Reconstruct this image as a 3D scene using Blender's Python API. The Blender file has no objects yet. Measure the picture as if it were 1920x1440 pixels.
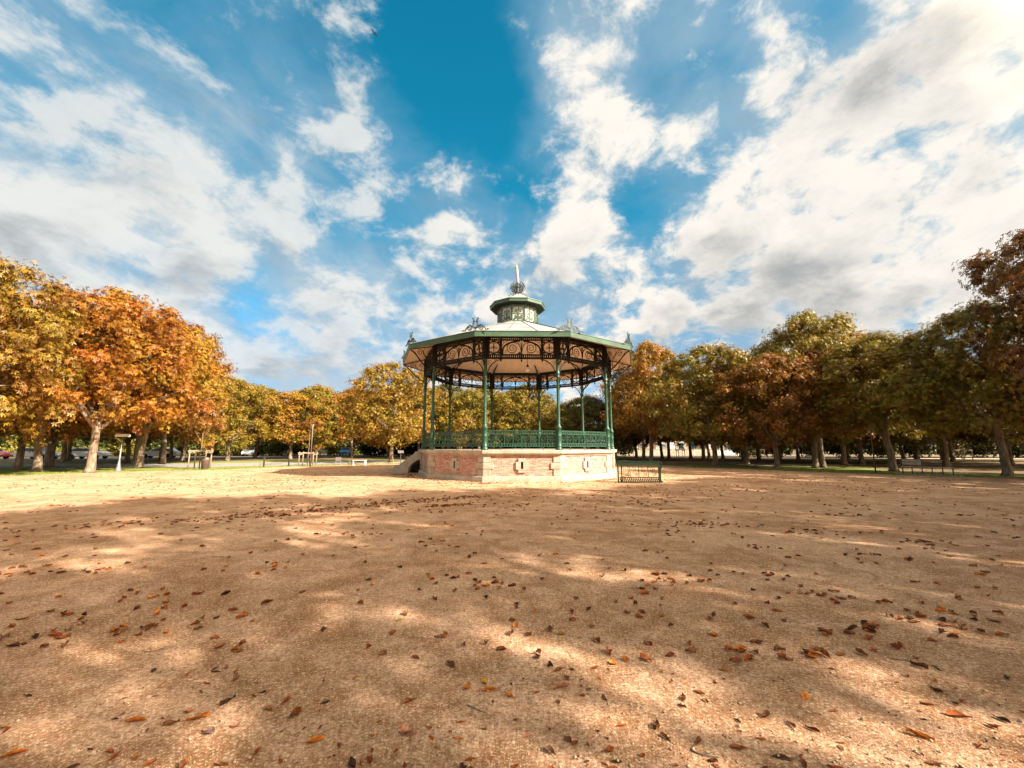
import bpy, math, random
import numpy as np
from mathutils import Vector, Matrix
R_ = math.radians
scene = bpy.context.scene
COL = scene.collection

# ------------------------------------------------------------------ camera
cam_d = bpy.data.cameras.new('camera'); cam = bpy.data.objects.new('camera', cam_d); COL.objects.link(cam)
cam.location = (0, 0, 1.6)
cam.rotation_euler = (R_(90) + 0.15165, 0, 0)
cam_d.sensor_fit = 'HORIZONTAL'; cam_d.sensor_width = 36.0
cam_d.lens = 36.0 * 766.1 / 1920.0
cam_d.clip_start = 0.05; cam_d.clip_end = 3000
scene.camera = cam

# ------------------------------------------------------------------ light, exposure
SUN_AZ, SUN_EL = R_(118), R_(32.0)            # azimuth from +Y (view direction) towards +X
scene.view_settings.view_transform = 'Standard'
try: scene.view_settings.look = 'None'
except Exception: pass
scene.view_settings.exposure = 1.92
scene.view_settings.gamma = 1.0
scene.view_settings.use_curve_mapping = False
sun_d = bpy.data.lights.new('sun', 'SUN'); sun = bpy.data.objects.new('sun', sun_d); COL.objects.link(sun)
sun_d.energy = 4.6; sun_d.angle = R_(0.53); sun_d.color = (1.0, 0.895, 0.78)
_sd = Vector((math.sin(SUN_AZ)*math.cos(SUN_EL), math.cos(SUN_AZ)*math.cos(SUN_EL), math.sin(SUN_EL)))
sun.rotation_euler = _sd.to_track_quat('Z', 'Y').to_euler()
sun.location = (30, -10, 30)
scene.cycles.max_bounces = 6; scene.cycles.diffuse_bounces = 3; scene.cycles.glossy_bounces = 2
scene.cycles.transmission_bounces = 3; scene.cycles.transparent_max_bounces = 4

# ------------------------------------------------------------------ node helpers
class NT:
    def __init__(s, tree): s.t = tree; s.n = tree.nodes; s.l = tree.links
    def new(s, typ, **kw):
        n = s.n.new(typ)
        for k, v in kw.items(): setattr(n, k, v)
        return n
    def set(s, sock, v):
        if isinstance(v, bpy.types.NodeSocket): s.l.new(v, sock)
        elif v is not None: sock.default_value = v
    def m(s, op, a, b=None, c=None, clamp=False):
        n = s.new('ShaderNodeMath', operation=op); n.use_clamp = clamp
        s.set(n.inputs[0], a); s.set(n.inputs[1], b); s.set(n.inputs[2], c); return n.outputs[0]
    def vm(s, op, a, b=None, out=0, scale=None):
        n = s.new('ShaderNodeVectorMath', operation=op); s.set(n.inputs[0], a); s.set(n.inputs[1], b)
        if scale is not None: s.set(n.inputs['Scale'], scale)
        return n.outputs[out]
    def noise(s, vec, scale, detail=4.0, rough=0.5, dist=0.0, col=False):
        n = s.new('ShaderNodeTexNoise'); s.set(n.inputs['Vector'], vec)
        n.inputs['Scale'].default_value = scale; n.inputs['Detail'].default_value = detail
        n.inputs['Roughness'].default_value = rough; n.inputs['Distortion'].default_value = dist
        return n.outputs['Color' if col else 'Fac']
    def mix(s, f, a, b, blend='MIX'):
        n = s.new('ShaderNodeMix', data_type='RGBA', blend_type=blend)
        s.set(n.inputs[0], f)
        for i, v in ((6, a), (7, b)):
            if isinstance(v, (tuple, list)) and len(v) == 3: v = (*v, 1)
            s.set(n.inputs[i], v)
        return n.outputs[2]
    def rng(s, v, a, b, lo=0.0, hi=1.0, smooth=True):
        n = s.new('ShaderNodeMapRange'); n.interpolation_type = 'SMOOTHSTEP' if smooth else 'LINEAR'; n.clamp = True
        s.set(n.inputs[0], v); n.inputs[1].default_value = a; n.inputs[2].default_value = b
        n.inputs[3].default_value = lo; n.inputs[4].default_value = hi; return n.outputs[0]
    def mapv(s, vec, loc=(0,0,0), rot=(0,0,0), scale=(1,1,1)):
        n = s.new('ShaderNodeMapping'); s.set(n.inputs[0], vec)
        n.inputs[1].default_value = loc; n.inputs[2].default_value = rot; n.inputs[3].default_value = scale; return n.outputs[0]
    def ramp(s, f, stops):
        n = s.new('ShaderNodeValToRGB'); s.set(n.inputs[0], f); e = n.color_ramp.elements
        while len(e) < len(stops): e.new(0.5)
        for el, (p, c) in zip(e, stops): el.position = p; el.color = (*c, 1)
        return n.outputs[0]

# ------------------------------------------------------------------ sky (azimuth, elevation, spread in degrees, amount)
COVER = [(-16.9,48.2,5.3,-0.50),(-9.3,45.0,5.2,-0.60),(-2.5,41.3,5.0,-0.60),(3.3,35.6,3.2,-0.30),(-12.9,35.0,4.7,-0.22),(-7.1,25.2,3.4,-0.30),(-20.6,25.3,3.2,-0.25),(-24.5,32.0,3.0,-0.12),(15.0,30.5,2.4,-0.35),(18.6,29.1,2.4,-0.30),(4.1,32.6,1.9,-0.30),(37.9,39.8,2.5,-0.25),(42.7,42.9,1.9,-0.25),(27.8,31.3,3.0,-0.25),(31.0,31.3,1.9,-0.20),(46.4,24.3,2.5,-0.25),(22.6,42.6,3.7,-0.12),(29.6,42.3,2.6,-0.20),(3.1,16.1,1.8,0.10),(14.5,19.9,2.8,-0.30),(-32.1,17.6,4.5,-0.12),(-42.0,15.5,3.6,-0.10),(-30.7,40.1,8.9,-0.10),(-45.6,36.7,7.7,-0.12),(-50.0,30.4,3.7,-0.10),(-37.8,30.6,2.7,-0.15),(37.7,29.6,4.5,0.10),(8.6,48.2,3.2,0.35),(13.4,44.5,2.8,0.30),(10.4,31.6,3.0,0.40),(4.1,39.0,2.1,0.20),(38.4,21.6,7.4,0.50),(31.6,25.1,4.0,0.30),(42.8,15.3,8.8,0.40),(43.3,33.6,6.1,0.35),(51.7,34.2,7.1,0.50),(53.9,26.5,4.2,0.20),(28.7,45.7,2.1,0.25),(29.5,35.3,4.7,0.30),(11.5,39.6,3.5,0.12),(-12.7,30.1,4.9,0.20),(-23.7,29.8,3.6,0.15),(-6.5,33.1,2.7,0.20),(-21.9,34.8,2.5,0.22),(-26.2,35.8,1.9,0.15),(-39.6,28.4,3.5,0.22),(-49.7,28.2,4.2,0.25),(-51.9,21.6,4.5,0.25),(-46.5,18.6,6.6,0.22),(-35.9,41.7,2.9,0.12),(-28.8,20.1,4.7,0.15),(-42.6,21.4,6.6,0.20),(-25.8,13.2,10.8,0.25),(3.1,23.3,6.9,0.25),(14.8,25.3,5.6,0.30),(49.4,17.7,5.9,0.30),(-49.2,10.7,7.9,0.20),(-4.6,17.5,5.9,0.15)]
GREY = [(33.6,16.0,7.5,0.62),(27.8,15.7,5.3,0.42),(39.4,17.3,5.1,0.60),(45.8,35.2,4.3,0.60),(51.0,34.2,3.2,0.50),(41.0,35.0,3.8,0.40),(-30.0,19.8,3.0,0.95),(-50.8,18.2,2.3,1.0),(-40.0,18.7,2.3,1.0),(-28.0,9.7,2.4,0.9),(-22.8,6.3,2.4,0.9),(-23.2,13.5,2.6,0.45),(-32.9,7.3,2.0,0.70),(-45.8,26.3,2.0,0.60),(7.8,21.7,4.0,0.50),(53.6,24.9,2.1,0.60),(-19.1,11.1,3.0,0.45),(44.7,10.0,2.6,0.50),(3.1,14.6,8.9,0.20),(-35.4,12.0,2.9,0.30),(-32.6,44.6,2.9,0.25),(28.5,23.9,1.5,0.30)]
world = bpy.data.worlds.new('World'); scene.world = world; world.use_nodes = True
W = NT(world.node_tree); W.n.clear()
d0 = W.new('ShaderNodeTexCoord').outputs['Generated']
d0 = W.vm('NORMALIZE', d0)
sep = W.new('ShaderNodeSeparateXYZ'); W.l.new(d0, sep.inputs[0])
zc = W.m('ADD', W.m('MAXIMUM', sep.outputs[2], 0.0), 0.10)
comb = W.new('ShaderNodeCombineXYZ')
W.l.new(W.m('DIVIDE', sep.outputs[0], zc), comb.inputs[0]); W.l.new(W.m('DIVIDE', sep.outputs[1], zc), comb.inputs[1])
P = comb.outputs[0]
wob = W.vm('SUBTRACT', W.noise(P, 1.6, 5, 0.6, col=True), (0.5, 0.5, 0.5))
wob2 = W.vm('SUBTRACT', W.noise(P, 0.55, 3, 0.5, col=True), (0.5, 0.5, 0.5))
Pw = W.vm('ADD', P, W.vm('SCALE', wob, scale=0.5))
dw = W.vm('NORMALIZE', W.vm('ADD', d0, W.vm('ADD', W.vm('SCALE', wob, scale=0.30), W.vm('SCALE', wob2, scale=0.16))))
def blobs(lst):
    acc = None
    for az, el, sg, am in lst:
        a, e, s_ = R_(az), R_(el), R_(sg)
        dv = (math.sin(a)*math.cos(e), math.cos(a)*math.cos(e), math.sin(e)); k = 1.0/(s_*s_)
        g = W.m('EXPONENT', W.m('MULTIPLY_ADD', W.vm('DOT_PRODUCT', dw, dv, out=1), k, -k))
        am = (am*0.5 if am > 0 else am*0.6) if lst is COVER else am
        acc = W.m('MULTIPLY', g, am) if acc is None else W.m('MULTIPLY_ADD', g, am, acc)
    return acc
cov_b = blobs(COVER); grey_b = blobs(GREY)
# cumulus layer (sampled twice, the second time a little higher, for lit tops and grey bases) and a long streaky veil
def plane_at(dvec, off):
    sp = W.new('ShaderNodeSeparateXYZ'); W.l.new(dvec, sp.inputs[0])
    z_ = W.m('ADD', W.m('MAXIMUM', sp.outputs[2], 0.0), off); cb = W.new('ShaderNodeCombineXYZ')
    W.l.new(W.m('DIVIDE', sp.outputs[0], z_), cb.inputs[0]); W.l.new(W.m('DIVIDE', sp.outputs[1], z_), cb.inputs[1])
    return cb.outputs[0]
def cumulus(dvec):
    Q = plane_at(dvec, 0.42)
    Q = W.vm('ADD', Q, W.vm('SCALE', wob, scale=0.14))
    Dn = W.vm('ADD', W.vm('MULTIPLY', dvec, (1.0, 1.0, 1.5)), W.vm('SCALE', wob, scale=0.05))
    big = W.noise(W.mapv(Q, (3.1, 1.7, 0), (0, 0, R_(10)), (1.2, 0.95, 1)), 3.4, 3, 0.5, 0.1)
    lum = W.noise(W.mapv(Q, (1.1, 4.7, 0), (0, 0, R_(14)), (1.15, 0.9, 1)), 8.0, 8, 0.6, 0.15)
    puff = W.noise(Dn, 8.5, 10, 0.64, 0.2)
    return W.m('ADD', W.m('MULTIPLY', W.m('SUBTRACT', big, 0.5), 1.3), W.m('ADD', W.m('MULTIPLY', W.m('SUBTRACT', lum, 0.5), 0.8), W.m('MULTIPLY', W.m('SUBTRACT', puff, 0.5), 1.9)))
cum = cumulus(d0)
cum_up = cumulus(W.vm('ADD', d0, (0.022, 0.0, 0.032)))
mott = W.noise(W.vm('ADD', W.vm('MULTIPLY', d0, (1.0, 1.0, 1.4)), W.vm('SCALE', wob, scale=0.06)), 4.2, 8, 0.58, 0.3)
veil = W.noise(W.mapv(W.vm('ADD', P, W.vm('SCALE', wob2, scale=0.9)), (0.3, 5.2, 0), (0, 0, R_(40)), (2.0, 0.62, 1)), 1.35, 8, 0.58, 0.5)
dens = W.m('ADD', W.m('ADD', cum, 0.04), cov_b)
rightw = W.rng(sep.outputs[0], -0.5, 0.1, 0.7, 1.0)
c1 = W.m('MULTIPLY', W.rng(dens, -0.08, 0.34), rightw)
left = W.rng(sep.outputs[0], -0.5, 0.25, 1.0, 0.45)
v1 = W.m('MULTIPLY', W.rng(W.m('MULTIPLY_ADD', cov_b, 0.6, W.m('MULTIPLY_ADD', veil, 0.6, W.m('MULTIPLY', mott, 0.4))), 0.42, 0.70), W.m('MULTIPLY', left, 0.48))
haze_v = W.rng(W.m('MULTIPLY_ADD', W.m('SUBTRACT', mott, 0.5), 1.1, cov_b), -0.45, 0.16, 0.0, 0.72)
low = W.rng(sep.outputs[2], 0.0, 0.26, 0.6, 0.0)
thin = W.m('MAXIMUM', haze_v, low)
white = W.m('SUBTRACT', 1.0, W.m('MULTIPLY', W.m('SUBTRACT', 1.0, c1), W.m('SUBTRACT', 1.0, v1)), clamp=True)
cover = W.m('SUBTRACT', 1.0, W.m('MULTIPLY', W.m('SUBTRACT', 1.0, white), W.m('SUBTRACT', 1.0, thin)), clamp=True)
gmask = W.m('MULTIPLY', grey_b, W.m('MULTIPLY_ADD', cum, 1.1, 0.60))
gmask = W.m('ADD', gmask, W.m('MULTIPLY', W.m('SUBTRACT', cum_up, cum), 0.8))
gmask = W.m('ADD', gmask, W.m('MULTIPLY', W.rng(dens, 0.2, 1.0), 0.22))
gmask = W.rng(gmask, -0.08, 1.25)
thick = white
sky = W.new('ShaderNodeTexSky', sky_type='NISHITA'); sky.sun_disc = False
sky.sun_elevation = SUN_EL; sky.sun_rotation = SUN_AZ; sky.air_density = 1.0; sky.dust_density = 0.6; sky.ozone_density = 2.5
skyc = W.mix(1.0, sky.outputs[0], W.mix(W.rng(sep.outputs[2], 0.05, 0.5), (0.48, 0.55, 0.62), (0.03, 0.52, 0.50)), 'MULTIPLY')
cwhite = (2.68, 2.54, 2.32); cgrey = (1.10, 1.15, 1.17); cblue = (0.50, 1.10, 1.60)
ccol = W.mix(gmask, W.mix(thick, cblue, cwhite), cgrey)
bg = W.new('ShaderNodeBackground'); bg.inputs[1].default_value = 0.1
# thin cloud round the unseen sun, behind right of the camera, boosted to fill the shade
glow = W.rng(W.vm('DOT_PRODUCT', d0, tuple(_sd), out=1), 0.60, 1.0)
ccol = W.mix(W.rng(W.vm('DOT_PRODUCT', d0, tuple(_sd), out=1), 0.52, 0.97, 0.0, 0.9), ccol, (12.0, 10.0, 7.0))
ccol = W.mix(1.0, ccol, W.mix(W.rng(sep.outputs[1], 0.25, -0.45), (1, 1, 1), (1.45, 1.25, 0.98)), 'MULTIPLY')   # unseen half of the sky, nearer the sun, brightened as added fill
cover = W.m('MAXIMUM', cover, W.m('MULTIPLY', glow, 0.9))
W.l.new(W.mix(cover, skyc, ccol), bg.inputs[0])
W.l.new(bg.outputs[0], W.new('ShaderNodeOutputWorld').inputs[0])

# ------------------------------------------------------------------ object helpers
rnd = random.Random(7)
def tag(o, label=None, cat=None, group=None, kind=None):
    if label: o['label'] = label
    if cat: o['category'] = cat
    if group: o['group'] = group
    if kind: o['kind'] = kind
    return o
def empty(name, loc=(0, 0, 0), rz=0.0, label=None, cat=None, group=None):
    o = bpy.data.objects.new(name, None); COL.objects.link(o)
    o.location = loc; o.rotation_euler = (0, 0, rz); o.empty_display_size = 0.3
    return tag(o, label, cat, group)
def place(name, mesh, parent=None, loc=(0, 0, 0), rz=0.0, rot=None):
    o = bpy.data.objects.new(name, mesh); COL.objects.link(o)
    o.location = loc; o.rotation_euler = rot if rot else (0, 0, rz)
    if parent: o.parent = parent
    return o
class MB:
    """collects faces of one part"""
    def __init__(s): s.v = []; s.f = []; s.m = []; s.uv = {}; s.sm = []
    def add(s, verts, faces, mat=0, smooth=False):
        b = len(s.v); s.v += [tuple(p) for p in verts]
        for f in faces: s.f.append(tuple(b + i for i in f)); s.m.append(mat); s.sm.append(smooth)
        return s
    def box(s, c, size, rz=0.0, mat=0, tilt=0.0):
        x, y, z = (k / 2 for k in size); M = Matrix.Rotation(rz, 3, 'Z') @ Matrix.Rotation(tilt, 3, 'X'); c = Vector(c)
        vs = [c + M @ Vector((a * x, b * y, d * z)) for d in (-1, 1) for a, b in ((-1, -1), (1, -1), (1, 1), (-1, 1))]
        return s.add(vs, [(3, 2, 1, 0), (4, 5, 6, 7), (0, 1, 5, 4), (1, 2, 6, 5), (2, 3, 7, 6), (3, 0, 4, 7)], mat)
    def tube(s, pts, rad, n=6, mat=0, caps=True, smooth=True):
        pts = [Vector(p) for p in pts]
        if not hasattr(rad, '__len__'): rad = [rad] * len(pts)
        vs = []; nrm = None
        for i, p in enumerate(pts):
            t = (pts[min(i + 1, len(pts) - 1)] - pts[max(i - 1, 0)]).normalized()
            if nrm is None: nrm = t.orthogonal().normalized()
            nrm = (nrm - t * nrm.dot(t)).normalized(); bn = t.cross(nrm)
            vs += [p + (nrm * math.cos(2 * math.pi * k / n) + bn * math.sin(2 * math.pi * k / n)) * rad[i] for k in range(n)]
        fs = [(i * n + k, i * n + (k + 1) % n, (i + 1) * n + (k + 1) % n, (i + 1) * n + k) for i in range(len(pts) - 1) for k in range(n)]
        s.add(vs, fs, mat, smooth)
        if caps:
            b = len(s.v) - len(vs)
            s.f.append(tuple(b + k for k in range(n))[::-1]); s.m.append(mat); s.sm.append(False)
            s.f.append(tuple(b + (len(pts) - 1) * n + k for k in range(n))); s.m.append(mat); s.sm.append(False)
        return s
    def lathe(s, prof, n=16, c=(0, 0, 0), mat=0, smooth=True):
        vs = [(c[0] + r * math.cos(2 * math.pi * k / n), c[1] + r * math.sin(2 * math.pi * k / n), c[2] + z) for r, z in prof for k in range(n)]
        fs = [(i * n + k, i * n + (k + 1) % n, (i + 1) * n + (k + 1) % n, (i + 1) * n + k) for i in range(len(prof) - 1) for k in range(n)]
        s.add(vs, fs, mat, smooth)
        b = len(s.v) - len(vs)
        s.f.append(tuple(b + k for k in range(n))[::-1]); s.m.append(mat); s.sm.append(False)
        s.f.append(tuple(b + (len(prof) - 1) * n + k for k in range(n))); s.m.append(mat); s.sm.append(False)
        return s
    def bar(s, pts, w, t, y=0.0, mat=0, closed=False):
        """flat iron strip along 2-D points (u, v) of a panel, w wide, t thick, panel plane = XZ"""
        y += rnd.uniform(-0.0015, 0.0015); t *= rnd.uniform(0.93, 1.07)
        n = len(pts); w_ = w if hasattr(w, '__len__') else [w] * n; vs = []
        for i, (u, v) in enumerate(pts):
            if closed: a, b = pts[(i - 1) % n], pts[(i + 1) % n]
            else: a, b = pts[max(i - 1, 0)], pts[min(i + 1, n - 1)]
            dx, dz = b[0] - a[0], b[1] - a[1]; l = math.hypot(dx, dz) or 1
            nx, nz = -dz / l * w_[i] / 2, dx / l * w_[i] / 2
            vs += [(u + nx, y - t / 2, v + nz), (u - nx, y - t / 2, v - nz), (u - nx, y + t / 2, v - nz), (u + nx, y + t / 2, v + nz)]
        m = n if closed else n - 1
        fs = [(4 * i + k, 4 * i + (k + 1) % 4, 4 * ((i + 1) % n) + (k + 1) % 4, 4 * ((i + 1) % n) + k) for i in range(m) for k in range(4)]
        if not closed: fs += [(3, 2, 1, 0), (4 * n - 4, 4 * n - 3, 4 * n - 2, 4 * n - 1)]
        return s.add(vs, fs, mat)
    def prism(s, poly, y0, y1, mat=0):
        """polygon in XZ pushed from y0 to y1"""
        n = len(poly); vs = [(u, y0, v) for u, v in poly] + [(u, y1, v) for u, v in poly]
        return s.add(vs, [tuple(range(n)), tuple(range(2 * n - 1, n - 1, -1))] + [(i, i + n, (i + 1) % n + n, (i + 1) % n) for i in range(n)], mat)
    def mesh(s, name, mats, fix=True):
        me = bpy.data.meshes.new(name); me.from_pydata(s.v, [], s.f)
        for m in (mats if isinstance(mats, (list, tuple)) else [mats]): me.materials.append(m)
        me.polygons.foreach_set('material_index', s.m); me.polygons.foreach_set('use_smooth', s.sm)
        if fix:
            import bmesh
            bm = bmesh.new(); bm.from_mesh(me); bmesh.ops.recalc_face_normals(bm, faces=bm.faces); bm.to_mesh(me); bm.free()
        me.update(); return me
    def build(s, name, mats, parent=None, loc=(0, 0, 0), rz=0.0, rot=None): return place(name, s.mesh(name, mats), parent, loc, rz, rot)
def copy_tree(o, parent=None):
    c = o.copy(); COL.objects.link(c)
    if parent: c.parent = parent
    for ch in list(o.children): copy_tree(ch, c)
    return c
def arc(cx, cz, r, a0, a1, n=10, ry=None):
    ry = r if ry is None else ry
    return [(cx + r * math.cos(R_(a0 + (a1 - a0) * i / n)), cz + ry * math.sin(R_(a0 + (a1 - a0) * i / n))) for i in range(n + 1)]
def spiral(cx, cz, r0, r1, a0, turns, n=26):
    return [(cx + (r0 + (r1 - r0) * i / n) * math.cos(R_(a0) + 2 * math.pi * turns * i / n),
             cz + (r0 + (r1 - r0) * i / n) * math.sin(R_(a0) + 2 * math.pi * turns * i / n)) for i in range(n + 1)]
def flip(pts): return [(-u, v) for u, v in pts]

# ------------------------------------------------------------------ materials
def newmat(name):
    m = bpy.data.materials.new(name); m.use_nodes = True; N = NT(m.node_tree)
    return m, N, N.n['Principled BSDF']
def obj_co(N): return N.new('ShaderNodeTexCoord').outputs['Object']
def bump(N, bs, h, strength=0.3, dist=0.02):
    b = N.new('ShaderNodeBump'); b.inputs['Strength'].default_value = strength; b.inputs['Distance'].default_value = dist
    N.l.new(h, b.inputs['Height']); N.l.new(b.outputs[0], bs.inputs['Normal'])
def simple(name, c, rough=0.6, metal=0.0, vary=0.25, scale=4.0, spec=0.5, bmp=0.0, worn=None):
    m, N, bs = newmat(name); co = obj_co(N)
    n = N.noise(co, scale, 6, 0.6)
    col = N.mix(N.rng(n, 0.3, 0.7), tuple(k * (1 - vary) for k in c), tuple(min(1, k * (1 + vary)) for k in c))
    if worn: col = N.mix(N.rng(N.noise(co, scale * 3.1, 8, 0.7), 0.62, 0.72), col, worn)
    N.l.new(col, bs.inputs['Base Color']); bs.inputs['Roughness'].default_value = rough; bs.inputs['Metallic'].default_value = metal
    bs.inputs['Specular IOR Level'].default_value = spec
    if bmp: bump(N, bs, N.noise(co, scale * 8, 5, 0.6), bmp, 0.02)
    return m
M_GREEN = simple('green_paint', (0.016, 0.062, 0.033), 0.42, vary=0.25, scale=4, worn=(0.04, 0.055, 0.035))
M_FASCIA = simple('fascia_paint', (0.045, 0.090, 0.048), 0.5, vary=0.22, scale=1.4, worn=(0.075, 0.085, 0.05))
M_DARKIRON = simple('shade_dark_ironwork', (0.008, 0.008, 0.006), 0.65, vary=0.3, scale=6, spec=0.25)  # near-black colour carries the shade under roof and eaves
M_ORN = simple('ornament_iron', (0.026, 0.036, 0.030), 0.65, vary=0.3, scale=8)
M_ZINC = simple('zinc_roof', (0.34, 0.325, 0.31), 0.5, metal=0.2, vary=0.22, scale=1.3, bmp=0.05, worn=(0.20, 0.175, 0.15))
M_SEAM = simple('zinc_seam', (0.16, 0.15, 0.145), 0.5, metal=0.3, vary=0.15)
M_WHITE = simple('white_paint', (0.50, 0.46, 0.40), 0.5, vary=0.08)
M_DARKGREEN = simple('dark_green_paint', (0.012, 0.024, 0.010), 0.8, vary=0.3, scale=5, spec=0.15)  # darker, rougher green for the loose railing
M_WRAP = simple('cloth_wrap', (0.40, 0.35, 0.30), 0.85, vary=0.25, scale=9, bmp=0.5)
M_BLACK = simple('dark_void', (0.015, 0.012, 0.010), 0.9)
M_WOOD = simple('bench_timber', (0.36, 0.27, 0.19), 0.7, vary=0.25, scale=7, bmp=0.2)
M_STAKE = simple('pale_stake', (0.27, 0.20, 0.13), 0.8, vary=0.2, scale=6)
M_CONC = simple('concrete', (0.46, 0.40, 0.33), 0.85, vary=0.15, scale=3, bmp=0.15)
M_BIN = simple('bin_brown', (0.10, 0.062, 0.05), 0.5, vary=0.2, scale=5)
M_POLE = simple('galvanised_pole', (0.24, 0.22, 0.20), 0.45, metal=0.5, vary=0.15)
M_DPOLE = simple('dark_post', (0.055, 0.035, 0.025), 0.6, vary=0.25)
M_GLOBE = simple('opal_glass', (0.70, 0.66, 0.58), 0.25, vary=0.05)
M_TYRE = simple('tyre_rubber', (0.02, 0.02, 0.02), 0.8)
M_RIM = simple('wheel_rim', (0.45, 0.45, 0.45), 0.35, metal=0.8)
M_CARGLASS = simple('car_window', (0.03, 0.04, 0.05), 0.08, vary=0.1)
M_LIGHT = simple('headlamp_lens', (0.7, 0.7, 0.68), 0.1)
M_STEM = simple('twig_bark', (0.16, 0.11, 0.07), 0.85, vary=0.3)

def stone_mat():
    m, N, bs = newmat('pale_stone'); co = obj_co(N)
    n = N.noise(co, 2.2, 8, 0.65); g = N.noise(co, 26, 6, 0.7)
    col = N.mix(N.rng(n, 0.3, 0.72), (0.29, 0.23, 0.165), (0.45, 0.375, 0.285))
    col = N.mix(N.rng(g, 0.35, 0.75, 0.0, 0.35), col, (0.36, 0.29, 0.21))
    st = N.noise(N.mapv(co, scale=(2.5, 2.5, 0.35)), 2.0, 7, 0.7)
    col = N.mix(N.rng(st, 0.52, 0.70, 0.0, 0.6), col, (0.19, 0.145, 0.095))
    N.l.new(col, bs.inputs['Base Color']); bs.inputs['Roughness'].default_value = 0.85
    bump(N, bs, g, 0.25, 0.01); return m
M_STONE = stone_mat()
def coursed_mat():
    m = M_STONE.copy(); m.name = 'coursed_stone'; N = NT(m.node_tree); bs = N.n['Principled BSDF']
    uv = N.new('ShaderNodeUVMap').outputs[0]; s_ = N.new('ShaderNodeSeparateXYZ'); N.l.new(uv, s_.inputs[0])
    old = bs.inputs['Base Color'].links[0].from_socket
    jn = N.rng(N.m('PINGPONG', N.m('ADD', s_.outputs[0], 0.31), 0.56), 0.0, 0.011)
    foot = N.noise(N.mapv(uv, scale=(1.6, 4, 1)), 2.0, 7, 0.7)
    c = N.mix(N.rng(foot, 0.52, 0.68, 0.0, 0.55), old, (0.20, 0.15, 0.095))
    N.l.new(N.mix(jn, (0.13, 0.10, 0.07), c), bs.inputs['Base Color']); return m
M_COURSE = coursed_mat()
def brick_mat():
    m, N, bs = newmat('weathered_brick'); uv = N.new('ShaderNodeUVMap').outputs[0]
    b = N.new('ShaderNodeTexBrick'); N.l.new(N.vm('ADD', uv, N.vm('SCALE', N.noise(uv, 6, 3, 0.5, col=True), scale=0.012)), b.inputs['Vector'])
    b.inputs['Scale'].default_value = 1.0; b.inputs['Brick Width'].default_value = 0.225; b.inputs['Row Height'].default_value = 0.0665
    b.inputs['Mortar Size'].default_value = 0.0075; b.inputs['Mortar Smooth'].default_value = 0.2
    b.inputs['Color1'].default_value = (0.27, 0.085, 0.058, 1); b.inputs['Color2'].default_value = (0.38, 0.175, 0.12, 1)
    b.inputs['Mortar'].default_value = (0.43, 0.335, 0.25, 1); b.inputs['Bias'].default_value = -0.1
    n = N.noise(N.mapv(uv, scale=(1.4, 5, 1)), 2.4, 7, 0.66)
    col = N.mix(N.rng(n, 0.45, 0.62, 0.0, 0.8), b.outputs['Color'], (0.47, 0.35, 0.26))
    n2 = N.noise(N.mapv(uv, scale=(3.2, 12, 1)), 1.2, 4, 0.6)
    col = N.mix(N.rng(n2, 0.60, 0.70, 0.0, 0.6), col, (0.25, 0.075, 0.05))
    N.l.new(col, bs.inputs['Base Color']); bs.inputs['Roughness'].default_value = 0.9
    bump(N, bs, b.outputs['Fac'], -0.5, 0.012); return m
M_BRICK = brick_mat()
def ceiling_mat():
    m, N, bs = newmat('cream_boards'); uv = N.new('ShaderNodeUVMap').outputs[0]
    s_ = N.new('ShaderNodeSeparateXYZ'); N.l.new(uv, s_.inputs[0])
    w = N.m('PINGPONG', s_.outputs[0], 0.06)
    line = N.rng(w, 0.0, 0.006)
    n = N.noise(N.mapv(uv, scale=(1, 0.25, 1)), 3, 5, 0.6)
    col = N.mix(N.rng(n, 0.3, 0.7), (0.62, 0.47, 0.345), (0.71, 0.55, 0.41))
    N.l.new(N.mix(line, (0.34, 0.24, 0.16), col), bs.inputs['Base Color']); bs.inputs['Roughness'].default_value = 0.6; return m
M_CEIL = ceiling_mat()
def bark_mat():
    m, N, bs = newmat('chestnut_bark'); co = obj_co(N)
    n = N.noise(N.mapv(co, scale=(1, 1, 0.22)), 9, 8, 0.7)
    col = N.mix(N.rng(n, 0.3, 0.72), (0.07, 0.045, 0.027), (0.31, 0.22, 0.14))
    col = N.mix(N.rng(N.noise(co, 1.3, 4, 0.6), 0.5, 0.72, 0.0, 0.4), col, (0.15, 0.125, 0.06))
    N.l.new(col, bs.inputs['Base Color']); bs.inputs['Roughness'].default_value = 0.9
    bump(N, bs, n, 0.7, 0.04); return m
M_BARK = bark_mat()
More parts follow.
